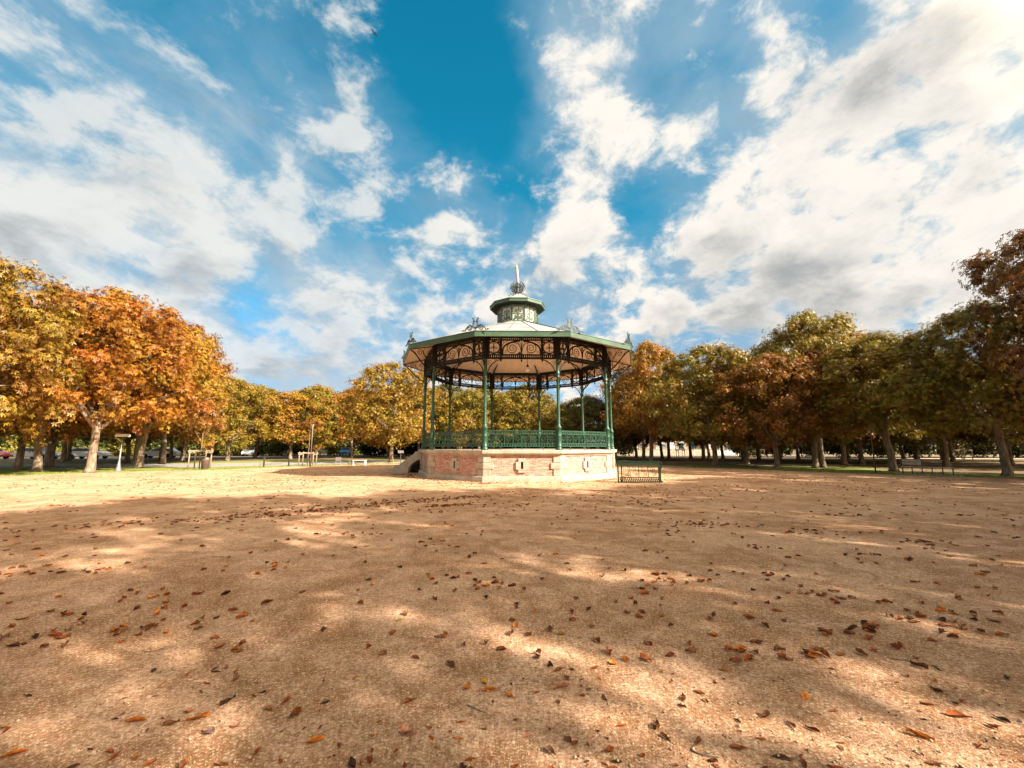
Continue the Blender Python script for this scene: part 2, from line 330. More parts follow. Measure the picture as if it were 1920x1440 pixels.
def leaf_mat():
    m, N, bs = newmat('chestnut_foliage')
    oi = N.new('ShaderNodeObjectInfo'); at = N.new('ShaderNodeAttribute', attribute_name='leafvar')
    sp = N.new('ShaderNodeSeparateColor'); N.l.new(at.outputs['Color'], sp.inputs[0])
    co = obj_co(N)
    patch = N.noise(N.vm('ADD', co, N.vm('SCALE', oi.outputs['Location'], scale=0.7)), 0.42, 3, 0.55)
    hs = N.new('ShaderNodeHueSaturation'); N.l.new(oi.outputs['Color'], hs.inputs['Color'])
    N.set(hs.inputs['Hue'], N.m('ADD', N.m('MULTIPLY_ADD', N.m('SUBTRACT', patch, 0.5), 0.085, 0.5), N.m('MULTIPLY', N.m('SUBTRACT', sp.outputs[0], 0.5), 0.035)))
    N.set(hs.inputs['Value'], N.m('MULTIPLY_ADD', sp.outputs[1], 1.05, 0.42)); hs.inputs['Saturation'].default_value = 1.0
    col = N.mix(N.rng(sp.outputs[2], 0.86, 0.93, 0, 0.75), hs.outputs[0], (0.20, 0.065, 0.014))
    bs.inputs['Roughness'].default_value = 0.5; bs.inputs['Specular IOR Level'].default_value = 0.35
    N.l.new(col, bs.inputs['Base Color'])
    tr = N.new('ShaderNodeBsdfTranslucent'); N.l.new(N.mix(1.0, col, (1.0, 0.92, 0.6), 'MULTIPLY'), tr.inputs[0])
    ms = N.new('ShaderNodeMixShader'); ms.inputs[0].default_value = 0.30
    N.l.new(bs.outputs[0], ms.inputs[1]); N.l.new(tr.outputs[0], ms.inputs[2])
    N.l.new(ms.outputs[0], N.n['Material Output'].inputs['Surface']); return m
M_LEAF = leaf_mat()

# ------------------------------------------------------------------ ground, lawns, paths
def gravel_mat():
    m, N, bs = newmat('gravel'); co = obj_co(N)
    big = N.noise(N.mapv(co, scale=(0.8, 1, 1)), 0.42, 6, 0.65, 0.8); mid = N.noise(co, 2.4, 9, 0.72, 0.6); fine = N.noise(co, 22, 7, 0.78, 0.3); grit = N.noise(co, 105, 4, 0.75)
    dust = N.rng(N.m('ADD', N.m('MULTIPLY', big, 0.42), N.m('MULTIPLY', mid, 0.58)), 0.40, 0.60)
    col = N.mix(dust, (0.325, 0.147, 0.065), (0.67, 0.398, 0.248))
    col = N.mix(N.rng(fine, 0.36, 0.60, 0.75, 0.0), col, (0.22, 0.105, 0.038))
    col = N.mix(N.rng(grit, 0.55, 0.68, 0.0, 0.75), col, (0.82, 0.63, 0.40))
    col = N.mix(N.rng(grit, 0.30, 0.43, 0.75, 0.0), col, (0.13, 0.066, 0.03))
    grain = N.noise(co, 52, 3, 0.7)
    col = N.mix(N.rng(grain, 0.54, 0.66, 0.0, 0.7), col, (0.80, 0.60, 0.38))
    col = N.mix(N.rng(grain, 0.33, 0.45, 0.7, 0.0), col, (0.15, 0.072, 0.03))
    track = N.noise(N.mapv(co, rot=(0, 0, R_(35)), scale=(0.25, 2.2, 1)), 1.3, 5, 0.6)      # worn lines of feet and tyres
    col = N.mix(N.rng(track, 0.60, 0.72, 0.0, 0.35), col, (0.24, 0.13, 0.055))
    N.l.new(col, bs.inputs['Base Color']); bs.inputs['Roughness'].default_value = 0.95; bs.inputs['Specular IOR Level'].default_value = 0.12
    h = N.m('ADD', N.m('MULTIPLY', fine, 0.8), N.m('ADD', N.m('MULTIPLY', grit, 0.5), N.m('MULTIPLY', mid, 2.2)))
    bump(N, bs, h, 0.8, 0.022); return m
def grass_mat(name, a, b, c):
    m, N, bs = newmat(name); co = obj_co(N)
    n = N.noise(co, 0.35, 6, 0.6); f = N.noise(co, 14, 6, 0.75)
    col = N.mix(N.rng(n, 0.35, 0.65), a, b); col = N.mix(N.rng(f, 0.5, 0.75, 0.0, 0.6), col, c)
    N.l.new(col, bs.inputs['Base Color']); bs.inputs['Roughness'].default_value = 0.9
    bump(N, bs, f, 0.8, 0.06); return m
M_GRAVEL = gravel_mat()
M_GRASS = grass_mat('lawn', (0.13, 0.18, 0.015), (0.22, 0.235, 0.028), (0.26, 0.22, 0.05))
M_EARTH = grass_mat('park_floor', (0.115, 0.075, 0.028), (0.15, 0.105, 0.035), (0.20, 0.10, 0.035))
M_ASPHALT = simple('path_asphalt', (0.26, 0.235, 0.215), 0.85, vary=0.12, scale=1.2, bmp=0.1)
M_SAND = simple('sandy_path', (0.46, 0.34, 0.21), 0.9, vary=0.12, scale=1.0, bmp=0.1)
M_ROAD = simple('road_asphalt', (0.16, 0.15, 0.14), 0.85, vary=0.12, scale=0.8)

def sheet(name, poly, z, mat, jag=0.0, seg=0.6):
    pts = []
    for i, p in enumerate(poly):
        q = poly[(i + 1) % len(poly)]; l = math.hypot(q[0] - p[0], q[1] - p[1]); n = max(1, int(min(l, 80) / seg)) if jag else 1
        for k in range(n):
            t = k / n; pts.append((p[0] + (q[0] - p[0]) * t + rnd.uniform(-jag, jag), p[1] + (q[1] - p[1]) * t + rnd.uniform(-jag, jag), z))
    import bmesh
    bm = bmesh.new(); f = bm.faces.new([bm.verts.new(p) for p in pts]); bmesh.ops.triangulate(bm, faces=[f])
    bmesh.ops.recalc_face_normals(bm, faces=bm.faces)
    me = bpy.data.meshes.new(name); bm.to_mesh(me); bm.free(); me.materials.append(mat)
    if me.polygons[0].normal.z < 0: me.flip_normals()
    return tag(place(name, me), kind='structure')
sheet('ground', [(-900, -900), (900, -900), (900, 1500), (-900, 1500)], -0.012, M_EARTH)
sheet('lawn_verge', [(-75, 9), (-38, 16), (-31, 19.5), (-24, 25.5), (-19, 29.5), (-16.5, 33), (-8.4, 39.5), (4, 43), (4, 50), (-6, 52), (-14, 53), (-30, 46), (-34, 41), (-60, 36), (-75, 30)], -0.008, M_GRASS, 0.1)
sheet('lawn_border', [(12.5, 34.5), (18.5, 26.5), (22, 23.4), (25.6, 20.6), (36, 16), (60, 8), (62, 10), (38, 19.4), (28.5, 23.6), (25.2, 27.5), (27.5, 33), (26, 36), (20, 35), (15.5, 37.5)], -0.008, M_GRASS, 0.12)
sheet('gravel_square', [(-70, -60), (60, -60), (60, 8), (36, 16.5), (25.9, 21.1), (22.3, 23.9), (19.3, 27.0), (13.6, 35.0), (8.5, 41.5), (3, 44.2), (-3.5, 43.8), (-8.4, 40.6), (-14.5, 36.5), (-17.5, 34.0), (-20.6, 28.9), (-25.5, 26.9), (-28.0, 22.6), (-38, 12), (-70, 6)], -0.004, M_GRAVEL, 0.10)
sheet('path_asphalt', [(-24.2, 32.6), (-19.5, 35.3), (-15.5, 38.6), (-8.0, 47.5), (-12.5, 50.5), (-21, 43.0), (-30.5, 39.5), (-60, 34), (-60, 30), (-33, 32.2)], 0.0, M_ASPHALT)
sheet('path_sand', [(-16.0, 37.2), (-12.6, 42.8), (-8.8, 48.6), (-6.0, 47.2), (-9.2, 42.3), (-14.2, 37.8)], 0.004, M_SAND)
sheet('path_sand', [(19.6, 37.5), (27.0, 37.9), (40, 36.6), (40, 35.2), (29.5, 35.9), (24.6, 35.2), (20.5, 34.5)], 0.0, M_SAND)
sheet('avenue', [(10, 56.0), (80, 53.5), (130, 51.5), (130, 54), (80, 56.2), (10, 58.6)], 0.0, M_SAND)
sheet('road', [(-130, 47), (-58, 50.5), (-36, 60.5), (0, 70), (60, 74), (60, 81), (-3, 78), (-40, 69), (-62, 59), (-130, 56)], 0.0, M_ROAD)

# ------------------------------------------------------------------ bandstand (ten-sided)
BX, BY, PHI = 0.36, 24.7, 0.0192
bs_ = empty('bandstand', (BX, BY, 0), PHI, 'ten-sided bandstand with green iron columns on a pale brick and stone plinth', 'bandstand')
STEP = 2 * math.pi / 10; C18 = math.cos(math.pi / 10)
def face_ang(k): return -math.pi / 2 + k * STEP
def on_face(name, me, k, r, z=0.0, parent=bs_):            # r = circumradius of the ring the panel lies in
    a = face_ang(k); ap = r * C18
    return place(name, me, parent, (ap * math.cos(a), ap * math.sin(a), z), a + math.pi / 2)
def ring(prof, uv=False, rot=0.0):
    """ten-sided ring following profile [(circumradius, z)...]"""
    b = MB(); vs = []
    for r, z in prof:
        for k in range(10):
            a = face_ang(k) - STEP / 2; vs.append((r * math.cos(a), r * math.sin(a), z))
    fs = [(i * 10 + k, i * 10 + (k + 1) % 10, (i + 1) * 10 + (k + 1) % 10, (i + 1) * 10 + k) for i in range(len(prof) - 1) for k in range(10)]
    return b.add(vs, fs)
def ring_uv(me):
    uvl = me.uv_layers.new(name='UVMap')
    for p in me.polygons:
        c = Vector(p.center); a = math.atan2(c.y, c.x); k = round((a + math.pi / 2) / STEP); fa = face_ang(k)
        t = Vector((-math.sin(fa), math.cos(fa), 0))
        for li in p.loop_indices:
            co = me.vertices[me.loops[li].vertex_index].co
            uvl.data[li].uv = (co.dot(t) + k * 3.7, co.z if abs(p.normal.z) < 0.5 else math.hypot(co.x, co.y))
SIDE = 2 * math.sin(math.pi / 10)
# plinth
RW = 5.74
me = ring([(RW, 0.0), (RW, 1.25)]).mesh('plinth', M_BRICK); ring_uv(me); plinth = place('plinth', me, bs_)
me = ring([(5.76, -0.02), (5.89, -0.02), (5.89, 0.115), (5.875, 0.125), (5.865, 0.20), (5.83, 0.235), (5.76, 0.245), (5.70, 0.245)]).mesh('base_course', M_COURSE); ring_uv(me); place('base_course', me, plinth)
me = ring([(5.70, 1.165), (5.80, 1.165), (5.80, 1.20), (5.84, 1.235), (5.90, 1.26), (5.93, 1.285), (5.93, 1.40), (5.915, 1.43), (5.2, 1.438), (0.02, 1.438)]).mesh('cornice', M_COURSE); ring_uv(me); place('cornice', me, plinth)
jo = MB()                                                  # open joints between cornice stones
def quoin_mesh():
    b = MB(); h = math.pi / 10
    for z0, z1, w, d in ((0.862, 1.163, 0.335, 0.045), (0.572, 0.848, 0.47, 0.06), (0.247, 0.558, 0.335, 0.045)):
        r = RW + d / C18
        P = lambda rr, s, side: None
        pts = []
        # outline seen from above around one corner of the ring (corner on +X axis)
        for side in (-1, 1):
            n = Vector((math.cos(h * side), math.sin(h * side), 0)); t = Vector((-math.sin(h * side), math.cos(h * side), 0)) * side
            pts.append((n, t))
        corner = Vector((r, 0, 0)); cin = Vector((RW - 0.05, 0, 0))
        a_out = corner + pts[0][1] * w; b_out = corner + pts[1][1] * w
        a_in = a_out - pts[0][0] * (d + 0.05); b_in = b_out - pts[1][0] * (d + 0.05)
        ch = 0.012
        loop = [a_in, a_out, corner, b_out, b_in, cin]
        def lift(p, z, k=0.0):
            q = p.copy(); q.z = z
            if k: q -= Vector((k, 0, 0))
            return q
        vs = [lift(p, z0) for p in loop] + [lift(p, z1) for p in loop]
        n = len(loop)
        b.add(vs, [(i, (i + 1) % n, n + (i + 1) % n, n + i) for i in range(n)] + [tuple(range(n))[::-1], tuple(range(n, 2 * n))])
    return b.mesh('quoin', M_STONE)
qm = quoin_mesh()
import bmesh
bm = bmesh.new(); bm.from_mesh(qm)
bmesh.ops.bevel(bm, geom=bm.edges[:], offset=0.012, segments=1, affect='EDGES'); bm.to_mesh(qm); bm.free()
for k in range(10): place('quoin', qm, plinth, (0, 0, 0), face_ang(k) - STEP / 2)
v = MB()
for c, s_ in (((0, -.03, 0.975), (.34, .10, .15)), ((0, -.03, 0.475), (.34, .10, .13)), ((-.17, -.028, .725), (.23, .09, .345)), ((.17, -.028, .725), (.23, .09, .345))): v.box(c, s_)
v.box((0, -.032, .55), (.42, .12, .045)); v.box((0, .02, .722), (.112, .06, .36), mat=1)  # dark inset stands for the unlit depth of the slit
vm = v.mesh('vent', [M_STONE, M_BLACK])
for k in range(10):
    if k != 7: on_face('vent', vm, k, RW, 0, plinth)

# stone staircase on the left face, side walls with a half arch under the flight
st_root = on_face('staircase', None, 7, 5.75)
sw = MB()
prof = [(-0.02, 1.40), (-0.22, 1.40), (-0.24, 1.33), (-0.62, 1.30), (-0.80, 1.12), (-1.22, .84), (-1.66, .56), (-1.72, .50), (-2.05, .47), (-2.10, .26), (-2.42, .23), (-2.45, .0),
        (-1.12, 0.0)] + [(-1.12 + 1.10 * (1 - math.cos(R_(90 * i / 8))), 0.0 + .86 * math.sin(R_(90 * i / 8))) for i in range(1, 9)]
def wall_at(x):
    b = MB(); n = len(prof)
    vs = [(x - .13, d, z) for d, z in prof] + [(x + .13, d, z) for d, z in prof]
    b.add(vs, [tuple(range(n)), tuple(range(2 * n - 1, n - 1, -1))] + [(i, i + n, (i + 1) % n + n, (i + 1) % n) for i in range(n)]); return b
for x in (-1.22, 1.22): wall_at(x).build('side_wall', M_STONE, st_root)
for i in range(8):
    MB().box((0, -2.17 + i * .285, .087 + i * .175), (2.16, .31, .17)).build('step', M_STONE, st_root)
MB().box((0, -.14, 1.3), (2.16, .26, .15)).build('landing', M_STONE, st_root)

# columns
colm = MB().lathe([(.17, 0), (.17, .05), (.145, .07), (.125, .14), (.135, .17), (.118, .20), (.118, .62), (.13, .65), (.118, .68), (.115, .98), (.14, 1.01), (.15, 1.05), (.135, 1.09), (.10, 1.12), (.082, 1.20),
                  (.076, 2.2), (.070, 3.42), (.088, 3.44), (.095, 3.47), (.088, 3.50), (.078, 3.53), (.10, 3.60), (.11, 3.64), (.09, 3.68), (.085, 3.75), (.085, 4.33), (.10, 4.345)], 14)
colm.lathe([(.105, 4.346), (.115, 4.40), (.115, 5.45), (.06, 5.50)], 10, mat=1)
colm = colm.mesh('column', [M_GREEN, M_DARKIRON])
RC = 5.633
eb = MB()                                                  # bracket under the eave, in the plane through a column (u outwards)
curve = [(0.10, 5.52), (.30, 5.60), (.55, 5.78), (.80, 6.02), (1.02, 6.28), (1.18, 6.42), (1.34, 6.50)]
eb.bar(curve, .06, .04); eb.bar([(0.10, 6.86), (.6, 6.74), (1.40, 6.53)], .05, .03); eb.bar([(.10, 5.45), (.10, 6.9)], .05, .03)
eb.bar(spiral(.82, 6.45, .19, .03, 200, -1.7), .03, .024); eb.bar([(.42, 5.70), (.40, 6.0), (.50, 6.3), (.66, 6.50)], .022, .022)
eb.bar(spiral(.27, 6.50, .13, .03, -60, 1.6), .02, .02); eb.bar([(.42, 5.95), (.27, 6.18), (.24, 6.37)], .02, .02); eb.bar([(.47, 6.2), (.60, 6.34), (.63, 6.55), (.55, 6.72)], .018, .02)
eb.bar(spiral(.26, 5.92, .11, .02, 250, 1.5), .018, .02); eb.bar([(1.02, 6.28), (1.08, 6.44), (1.2, 6.52)], .016, .018)
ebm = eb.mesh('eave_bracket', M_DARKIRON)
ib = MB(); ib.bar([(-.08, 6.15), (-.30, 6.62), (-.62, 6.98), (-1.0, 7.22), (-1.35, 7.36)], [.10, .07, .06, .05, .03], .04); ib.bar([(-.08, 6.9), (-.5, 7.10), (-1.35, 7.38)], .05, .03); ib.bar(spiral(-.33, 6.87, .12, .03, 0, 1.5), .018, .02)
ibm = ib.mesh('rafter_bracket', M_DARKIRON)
for k in range(10):
    a = face_ang(k) - STEP / 2
    c = place('column', colm, bs_, (RC * math.cos(a), RC * math.sin(a), 1.436), a)
    place('eave_bracket', ebm, bs_, (RC * math.cos(a), RC * math.sin(a), 0), a)
    place('rafter_bracket', ibm, bs_, (RC * math.cos(a), RC * math.sin(a), 0), a)

# railing panels
RL = RC * SIDE / 2 - .12
def rail_meshes():
    f = MB(); y = 0
    f.box((0, 0, 2.325), (2 * RL, .085, .035)); f.box((0, 0, 2.292), (2 * RL, .05, .025)); f.box((0, 0, 2.185), (2 * RL, .045, .03))
    f.box((0, 0, 1.745), (2 * RL, .045, .03)); f.box((0, 0, 1.605), (2 * RL, .055, .035))
    n = 26
    for i in range(n):
        u = -RL + (i + .5) * 2 * RL / n
        f.box((u, 0, 2.24), (.055, .022, .082)); f.box((u, 0, 1.675), (.055, .022, .108))
    for u in (-RL + .02, RL - .02): f.box((u, .001, 1.96), (.04, .052, .70))
    for u in (-1.0, 0, 1.0): f.box((u, .001, 1.515), (.035, .035, .155))
    s = MB(); m = 8; w = 2 * RL / m
    for i in range(m):
        u = -RL + (i + .5) * w
        s.bar([(u - w / 2 + .012, 1.76), (u - w / 2 + .012, 2.0)] + arc(u, 2.0, w / 2 - .012, 180, 0, 10, .165) + [(u + w / 2 - .012, 1.76)], .015, .02)
        s.bar(spiral(u - .02, 1.96, .135, .03, 60, 1.7 if i % 2 else -1.7), .014, .018)
        s.bar([(u + (.05 if i % 2 else -.05), 1.76), (u, 1.84), (u + (.12 if i % 2 else -.12), 1.95)], .016, .018)
        s.bar([(u + w / 2, 1.76), (u + w / 2, 2.17)], .022, .026)
    return f.mesh('railing_panel', M_GREEN), s.mesh('railing_scrollwork', M_GREEN)
rm, rs = rail_meshes()
for k in range(10):
    if k == 7: continue
    p = on_face('railing_panel', rm, k, RC); place('scrollwork', rs, p)

# frieze panels
FL = RC * SIDE / 2
def frieze_meshes():
    f = MB(); L = FL - .09
    f.box((0, 0, 6.85), (2 * L, .07, .05)); f.box((0, 0, 6.715), (2 * L, .05, .06)); f.box((0, 0, 5.985), (2 * L, .05, .06)); f.box((0, 0, 5.815), (2 * L, .065, .085))
    f.box((0, .01, 6.96), (2 * L, .10, .17))
    n = 33
    for i in range(n):
        u = -L + (i + .5) * 2 * L / n
        solid = abs(abs(u) - 1.0) < .09 or abs(u) > L - .1 or abs(u) < .04
        f.box((u, 0, 6.78), ((.105 if solid else .068), .025, .085))
        f.box((u, 0, 5.90), ((.105 if solid else .068), .025, .13))
    for u in (-1.0, 1.0): f.box((u, .001, 6.35), (.12, .056, .69))
    for u in (-L + .04, L - .04): f.box((u, .001, 6.33), (.13, .056, .98))
    for u in (-1.0, 1.0, 0): f.lathe([(.0, -.17), (.03, -.13), (.045, -.09), (.02, -.05), (.04, -.02), (.04, .02)], 8, (u, 0, 5.79))
    for sg in (-1, 1):                                     # arched bracket down to each column
        c = [(sg * (L + .02), 4.98), (sg * (L - .03), 5.15), (sg * (L - .12), 5.38), (sg * (L - .28), 5.58), (sg * (L - .50), 5.71), (sg * (L - .74), 5.77)]
        f.bar(c, [.04, .05, .05, .045, .04, .03], .035)
        f.bar(spiral(sg * (L - .13), 5.62, .11, .02, 270, sg * 1.4), .016, .018); f.bar(spiral(sg * (L - .42), 5.69, .07, .02, 200, sg * 1.2), .014, .018)
        f.bar([(sg * (L - .16), 5.43), (sg * (L - .03), 5.50), (sg * (L - .02), 5.75)], .016, .02); f.bar([(sg * (L - .30), 5.56), (sg * (L - .42), 5.52), (sg * (L - .50), 5.57)], .013, .016)
    s = MB()
    for sg in (-1, 1):
        cu = sg * 1.345; cz = 6.35
        s.bar(arc(cu, cz, .30, 0, 348, 28), .055, .035, closed=True)
        s.bar(arc(cu, cz, .255, 0, 348, 24), .014, .02, closed=True)
        s.bar([(cu, 6.08), (cu, 6.20), (cu, 6.35), (cu, 6.48), (cu, 6.62)], [.02, .025, .065, .045, .02], .026)
        for q in (-1, 1):
            s.bar(spiral(cu + q * .105, cz - .01, .085, .015, 90 - q * 90, q * -1.6 if q > 0 else 1.6, 18), .02, .02)
            s.bar([(cu, 6.21), (cu + q * .06, 6.17), (cu + q * .12, 6.13)], .018, .018); s.bar([(cu, 6.50), (cu + q * .07, 6.56), (cu + q * .11, 6.53)], .018, .018)
            for e in (-1, 1):
                x0 = cu + q * .295; z0 = cz + e * .315
                s.prism([(x0, z0), (x0 - q * .12, z0), (x0 - q * .075, z0 - e * .075), (x0, z0 - e * .12)], -.012, .012)
        # half of the wide middle panel
        s.bar([(sg * .915, 6.01), (sg * .905, 6.25)] + [(sg * (.90 * math.cos(R_(t))), 6.25 + .42 * math.sin(R_(t))) for t in range(12, 91, 8)], .075, .034)
        sp = spiral(sg * .45, 6.31, .285, .03, 90, -sg * 2.15, 44); s.bar(sp, [.036 - .014 * i / 44 for i in range(45)], .026)
        s.bar([(sg * .02, 6.10), (sg * .06, 6.35), (sg * .16, 6.52), (sg * .30, 6.58), (sg * .45, 6.595)], .026, .02)
        s.bar([(sg * .01, 6.2), (sg * .09, 6.48), (sg * .20, 6.62)], .018, .018); s.bar([(sg * .005, 6.3), (sg * .035, 6.5), (sg * .09, 6.66)], .018, .018)
        s.bar(spiral(sg * .80, 6.12, .065, .012, 90, sg * 1.3, 14), .012, .016); s.bar([(sg * .70, 6.15), (sg * .75, 6.22), (sg * .80, 6.185)], .012, .016)
        s.bar([(sg * .70, 6.40), (sg * .78, 6.44), (sg * .76, 6.50)], .012, .016); s.bar([(sg * .30, 6.07), (sg * .40, 6.03), (sg * .55, 6.04)], .012, .016)
        s.prism([(sg * .945, 6.69), (sg * .62, 6.69), (sg * .80, 6.55), (sg * .945, 6.40)], -.011, .011) if False else s.bar([(sg * .94, 6.42), (sg * .84, 6.58), (sg * .66, 6.68)], .02, .02)
        s.bar(spiral(sg * .875, 6.625, .05, .01, 0, 1.2, 10), .014, .016)
    s.bar([(0, 6.01), (0, 6.15), (0, 6.32), (0, 6.45), (0, 6.69)], [.02, .03, .06, .03, .014], .032)
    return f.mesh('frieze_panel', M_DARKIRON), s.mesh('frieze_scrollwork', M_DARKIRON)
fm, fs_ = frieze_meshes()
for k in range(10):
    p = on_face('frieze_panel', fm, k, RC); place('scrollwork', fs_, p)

# roof, ceiling, gutter board
RE = 7.05
me = ring([(RE - .02, 6.775), (1.22, 9.0)]).mesh('roof', M_ZINC); roof = place('roof', me, bs_)
me = ring([(RE - .06, 6.575), (1.15, 8.42), (0.02, 8.55)]).mesh('ceiling', M_CEIL); ring_uv(me); place('ceiling', me, bs_)
ring([(RE - .05, 6.54), (RE, 6.54), (RE + .01, 6.76), (RE + .03, 6.765), (RE + .03, 6.80), (RE - .05, 6.80), (RE - .05, 6.54)]).build('fascia', M_FASCIA, bs_)
seam = MB()
for k in range(10):
    a = face_ang(k) - STEP / 2; d = Vector((math.cos(a), math.sin(a), 0))
    seam.tube([d * (RE - .05) + Vector((0, 0, 6.80)), d * 1.24 + Vector((0, 0, 9.02))], .032, 4)
    a = face_ang(k); d = Vector((math.cos(a), math.sin(a), 0)); t = Vector((-math.sin(a), math.cos(a), 0))
    for q in (-.5, .5):
        seam.tube([d * (RE * C18 - .05) + t * q * 1.45 + Vector((0, 0, 6.79)), d * 1.22 * C18 + t * q * .36 + Vector((0, 0, 9.01))], .022, 4)
for k in range(10):                                        # flat cross joints of the sheets
    a = face_ang(k); d = Vector((math.cos(a), math.sin(a), 0)); t = Vector((-math.sin(a), math.cos(a), 0))
    for r_ in (3.1, 5.2):
        z_ = 6.775 + (RE - .02 - r_) / (RE - 1.24) * 2.225; w_ = r_ * math.sin(math.pi / 10)
        seam.tube([d * r_ * C18 - t * w_ + Vector((0, 0, z_ + .004)), d * r_ * C18 + t * w_ + Vector((0, 0, z_ + .004))], .010, 4)
seam.build('standing_seam', M_SEAM, roof)

# lyre ornaments on the eave corners
ly = MB()
for sg in (-1, 1):
    ly.bar([(sg * .52, .01), (sg * .46, .12), (sg * .36, .24), (sg * .24, .28), (sg * .13, .22)], .044, .04); ly.bar(spiral(sg * .29, .13, .13, .02, 90, sg * 1.7), .034, .03)
    ly.bar([(sg * .52, .02), (sg * .62, .05), (sg * .70, .02)], .02, .024); ly.bar(spiral(sg * .60, .04, .05, .01, 0, 1.3, 10), .016, .02)
    ly.bar([(sg * .03, .16), (sg * .11, .22), (sg * .12, .34), (sg * .08, .46), (sg * .12, .58), (sg * .16, .62)], .042, .04); ly.bar([(sg * .04, .22), (sg * .045, .56)], .012, .02)
    ly.bar([(sg * .12, .58), (sg * .06, .64)], .02, .022)
ly.bar([(-.14, .44), (.14, .44)], .022, .03); ly.bar([(-.16, .18), (0, .10), (.16, .18)], .03, .032); ly.bar([(0, -.02), (0, .2)], .04, .035)
lym = ly.mesh('lyre_ornament', M_ORN)
for k in range(10):
    a = face_ang(k) - STEP / 2
    place('lyre_ornament', lym, bs_, ((RE - .07) * math.cos(a), (RE - .07) * math.sin(a), 6.80), a + math.pi / 2)

# lantern on top
RLN = 1.25; LW = RLN * SIDE / 2
lf = MB()
for sg in (-1, 1): lf.box((sg * (LW - .02), 0, 9.50), (.055, .06, 1.06))
lf.box((0, .001, 9.0), (2 * LW - .09, .05, .10)); lf.box((0, .001, 9.98), (2 * LW - .09, .05, .08)); lf.box((0, .002, 9.46), (2 * LW - .09, .03, .02))
lp = MB().box((0, .03, 9.5), (2 * LW - .06, .015, .98)).mesh('lantern_pane', simple('frosted_pane', (0.40, 0.40, 0.35), 0.3, vary=0.25, scale=5))
ls = MB()
for sg in (-1, 1):
    ls.bar([(0, 9.06), (sg * .05, 9.25), (sg * .16, 9.36), (sg * .26, 9.33)], .028, .02); ls.bar(spiral(sg * .17, 9.22, .10, .02, 90, sg * 1.5), .026, .02)
    ls.bar([(0, 9.30), (sg * .06, 9.52), (sg * .16, 9.60), (sg * .22, 9.56)], .024, .02); ls.bar(spiral(sg * .13, 9.66, .07, .015, 200, sg * 1.4), .018, .018)
    ls.bar([(sg * .30, 9.06), (sg * .27, 9.16), (sg * .2, 9.10)], .022, .02); ls.bar([(sg * .33, 9.75), (sg * .25, 9.88), (0, 9.94)], .03, .02)
ls.bar([(0, 9.05), (0, 9.3), (0, 9.5), (0, 9.92)], [.05, .07, .05, .03], .024)
lfm = lf.mesh('lantern_panel', M_FASCIA); lsm = ls.mesh('lantern_scrollwork', M_FASCIA)
for k in range(10):
    p = on_face('lantern_panel', lfm, k, RLN); place('pane', lp, p); place('scrollwork', lsm, p)
lroof = place('lantern_roof', ring([(1.72, 10.27), (1.0, 10.62), (.42, 10.93), (.12, 11.14), (.02, 11.16)]).mesh('lantern_roof', M_ZINC), bs_)
ring([(1.20, 10.10), (1.70, 10.085), (1.74, 10.085), (1.75, 10.24), (1.78, 10.245), (1.78, 10.29), (1.68, 10.29)]).build('lantern_fascia', M_FASCIA, lroof)
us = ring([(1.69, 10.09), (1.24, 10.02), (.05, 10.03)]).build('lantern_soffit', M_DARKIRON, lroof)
fin = MB().lathe([(.20, 11.04), (.20, 11.12), (.13, 11.16), (.10, 11.3), (.12, 11.5), (.10, 11.75), (.085, 11.86)], 12).build('finial', M_ORN, bs_)
wp = MB().tube([(0, 0, 11.80), (.012, 0, 12.0), (-.012, .01, 12.25), (-.035, 0, 12.6), (-.055, .01, 12.95), (-.062, .01, 13.06)], [.075, .095, .082, .085, .07, .052], 10)
wp.build('wrapped_pole', M_WRAP, fin)
cs = MB()
for sg in (-1, 1):
    cs.bar([(sg * .10, 11.14), (sg * .20, 11.22), (sg * .40, 11.36), (sg * .50, 11.55), (sg * .44, 11.74), (sg * .30, 11.86), (sg * .26, 11.95)], .03, .03)
    cs.bar(spiral(sg * .29, 11.60, .15, .02, -90, sg * 1.8), .024, .024); cs.bar(spiral(sg * .24, 11.34, .10, .02, 90, -sg * 1.5), .02, .022)
    cs.bar([(sg * .22, 11.16), (sg * .40, 11.10), (sg * .55, 11.0), (sg * .62, 11.04)], .026, .026); cs.bar([(sg * .12, 11.5), (sg * .2, 11.7), (sg * .16, 11.82)], .02, .022)
csm = cs.mesh('finial_scroll', M_ORN)
for k in range(5): place('scroll', csm, fin, (0, 0, 0), k * math.pi / 5 + .1)

# lamps: hanging globe, spotlight dish on the front frieze
gl = MB(); gl.tube([(0, 0, 6.55), (0, 0, 8.46)], .014, 6)
gl.lathe([(.02, 6.44), (.07, 6.45), (.07, 6.54), (.03, 6.57)], 12)
g = gl.build('hanging_lamp', M_DARKIRON, bs_, (.60, 0, 0))
MB().lathe([(.02, 6.14), (.10, 6.16), (.155, 6.23), (.165, 6.30), (.14, 6.38), (.07, 6.44)], 16).build('globe', M_GLOBE, g)
sp = MB(); sp.lathe([(.02, 0), (.15, .01), (.16, .05), (.06, .09), (.05, .14)], 16); sp.box((0, .10, .10), (.03, .22, .03))
sp.build('spotlight', M_DARKIRON, bs_, (-.10, -RC * C18 - .20, 5.93))

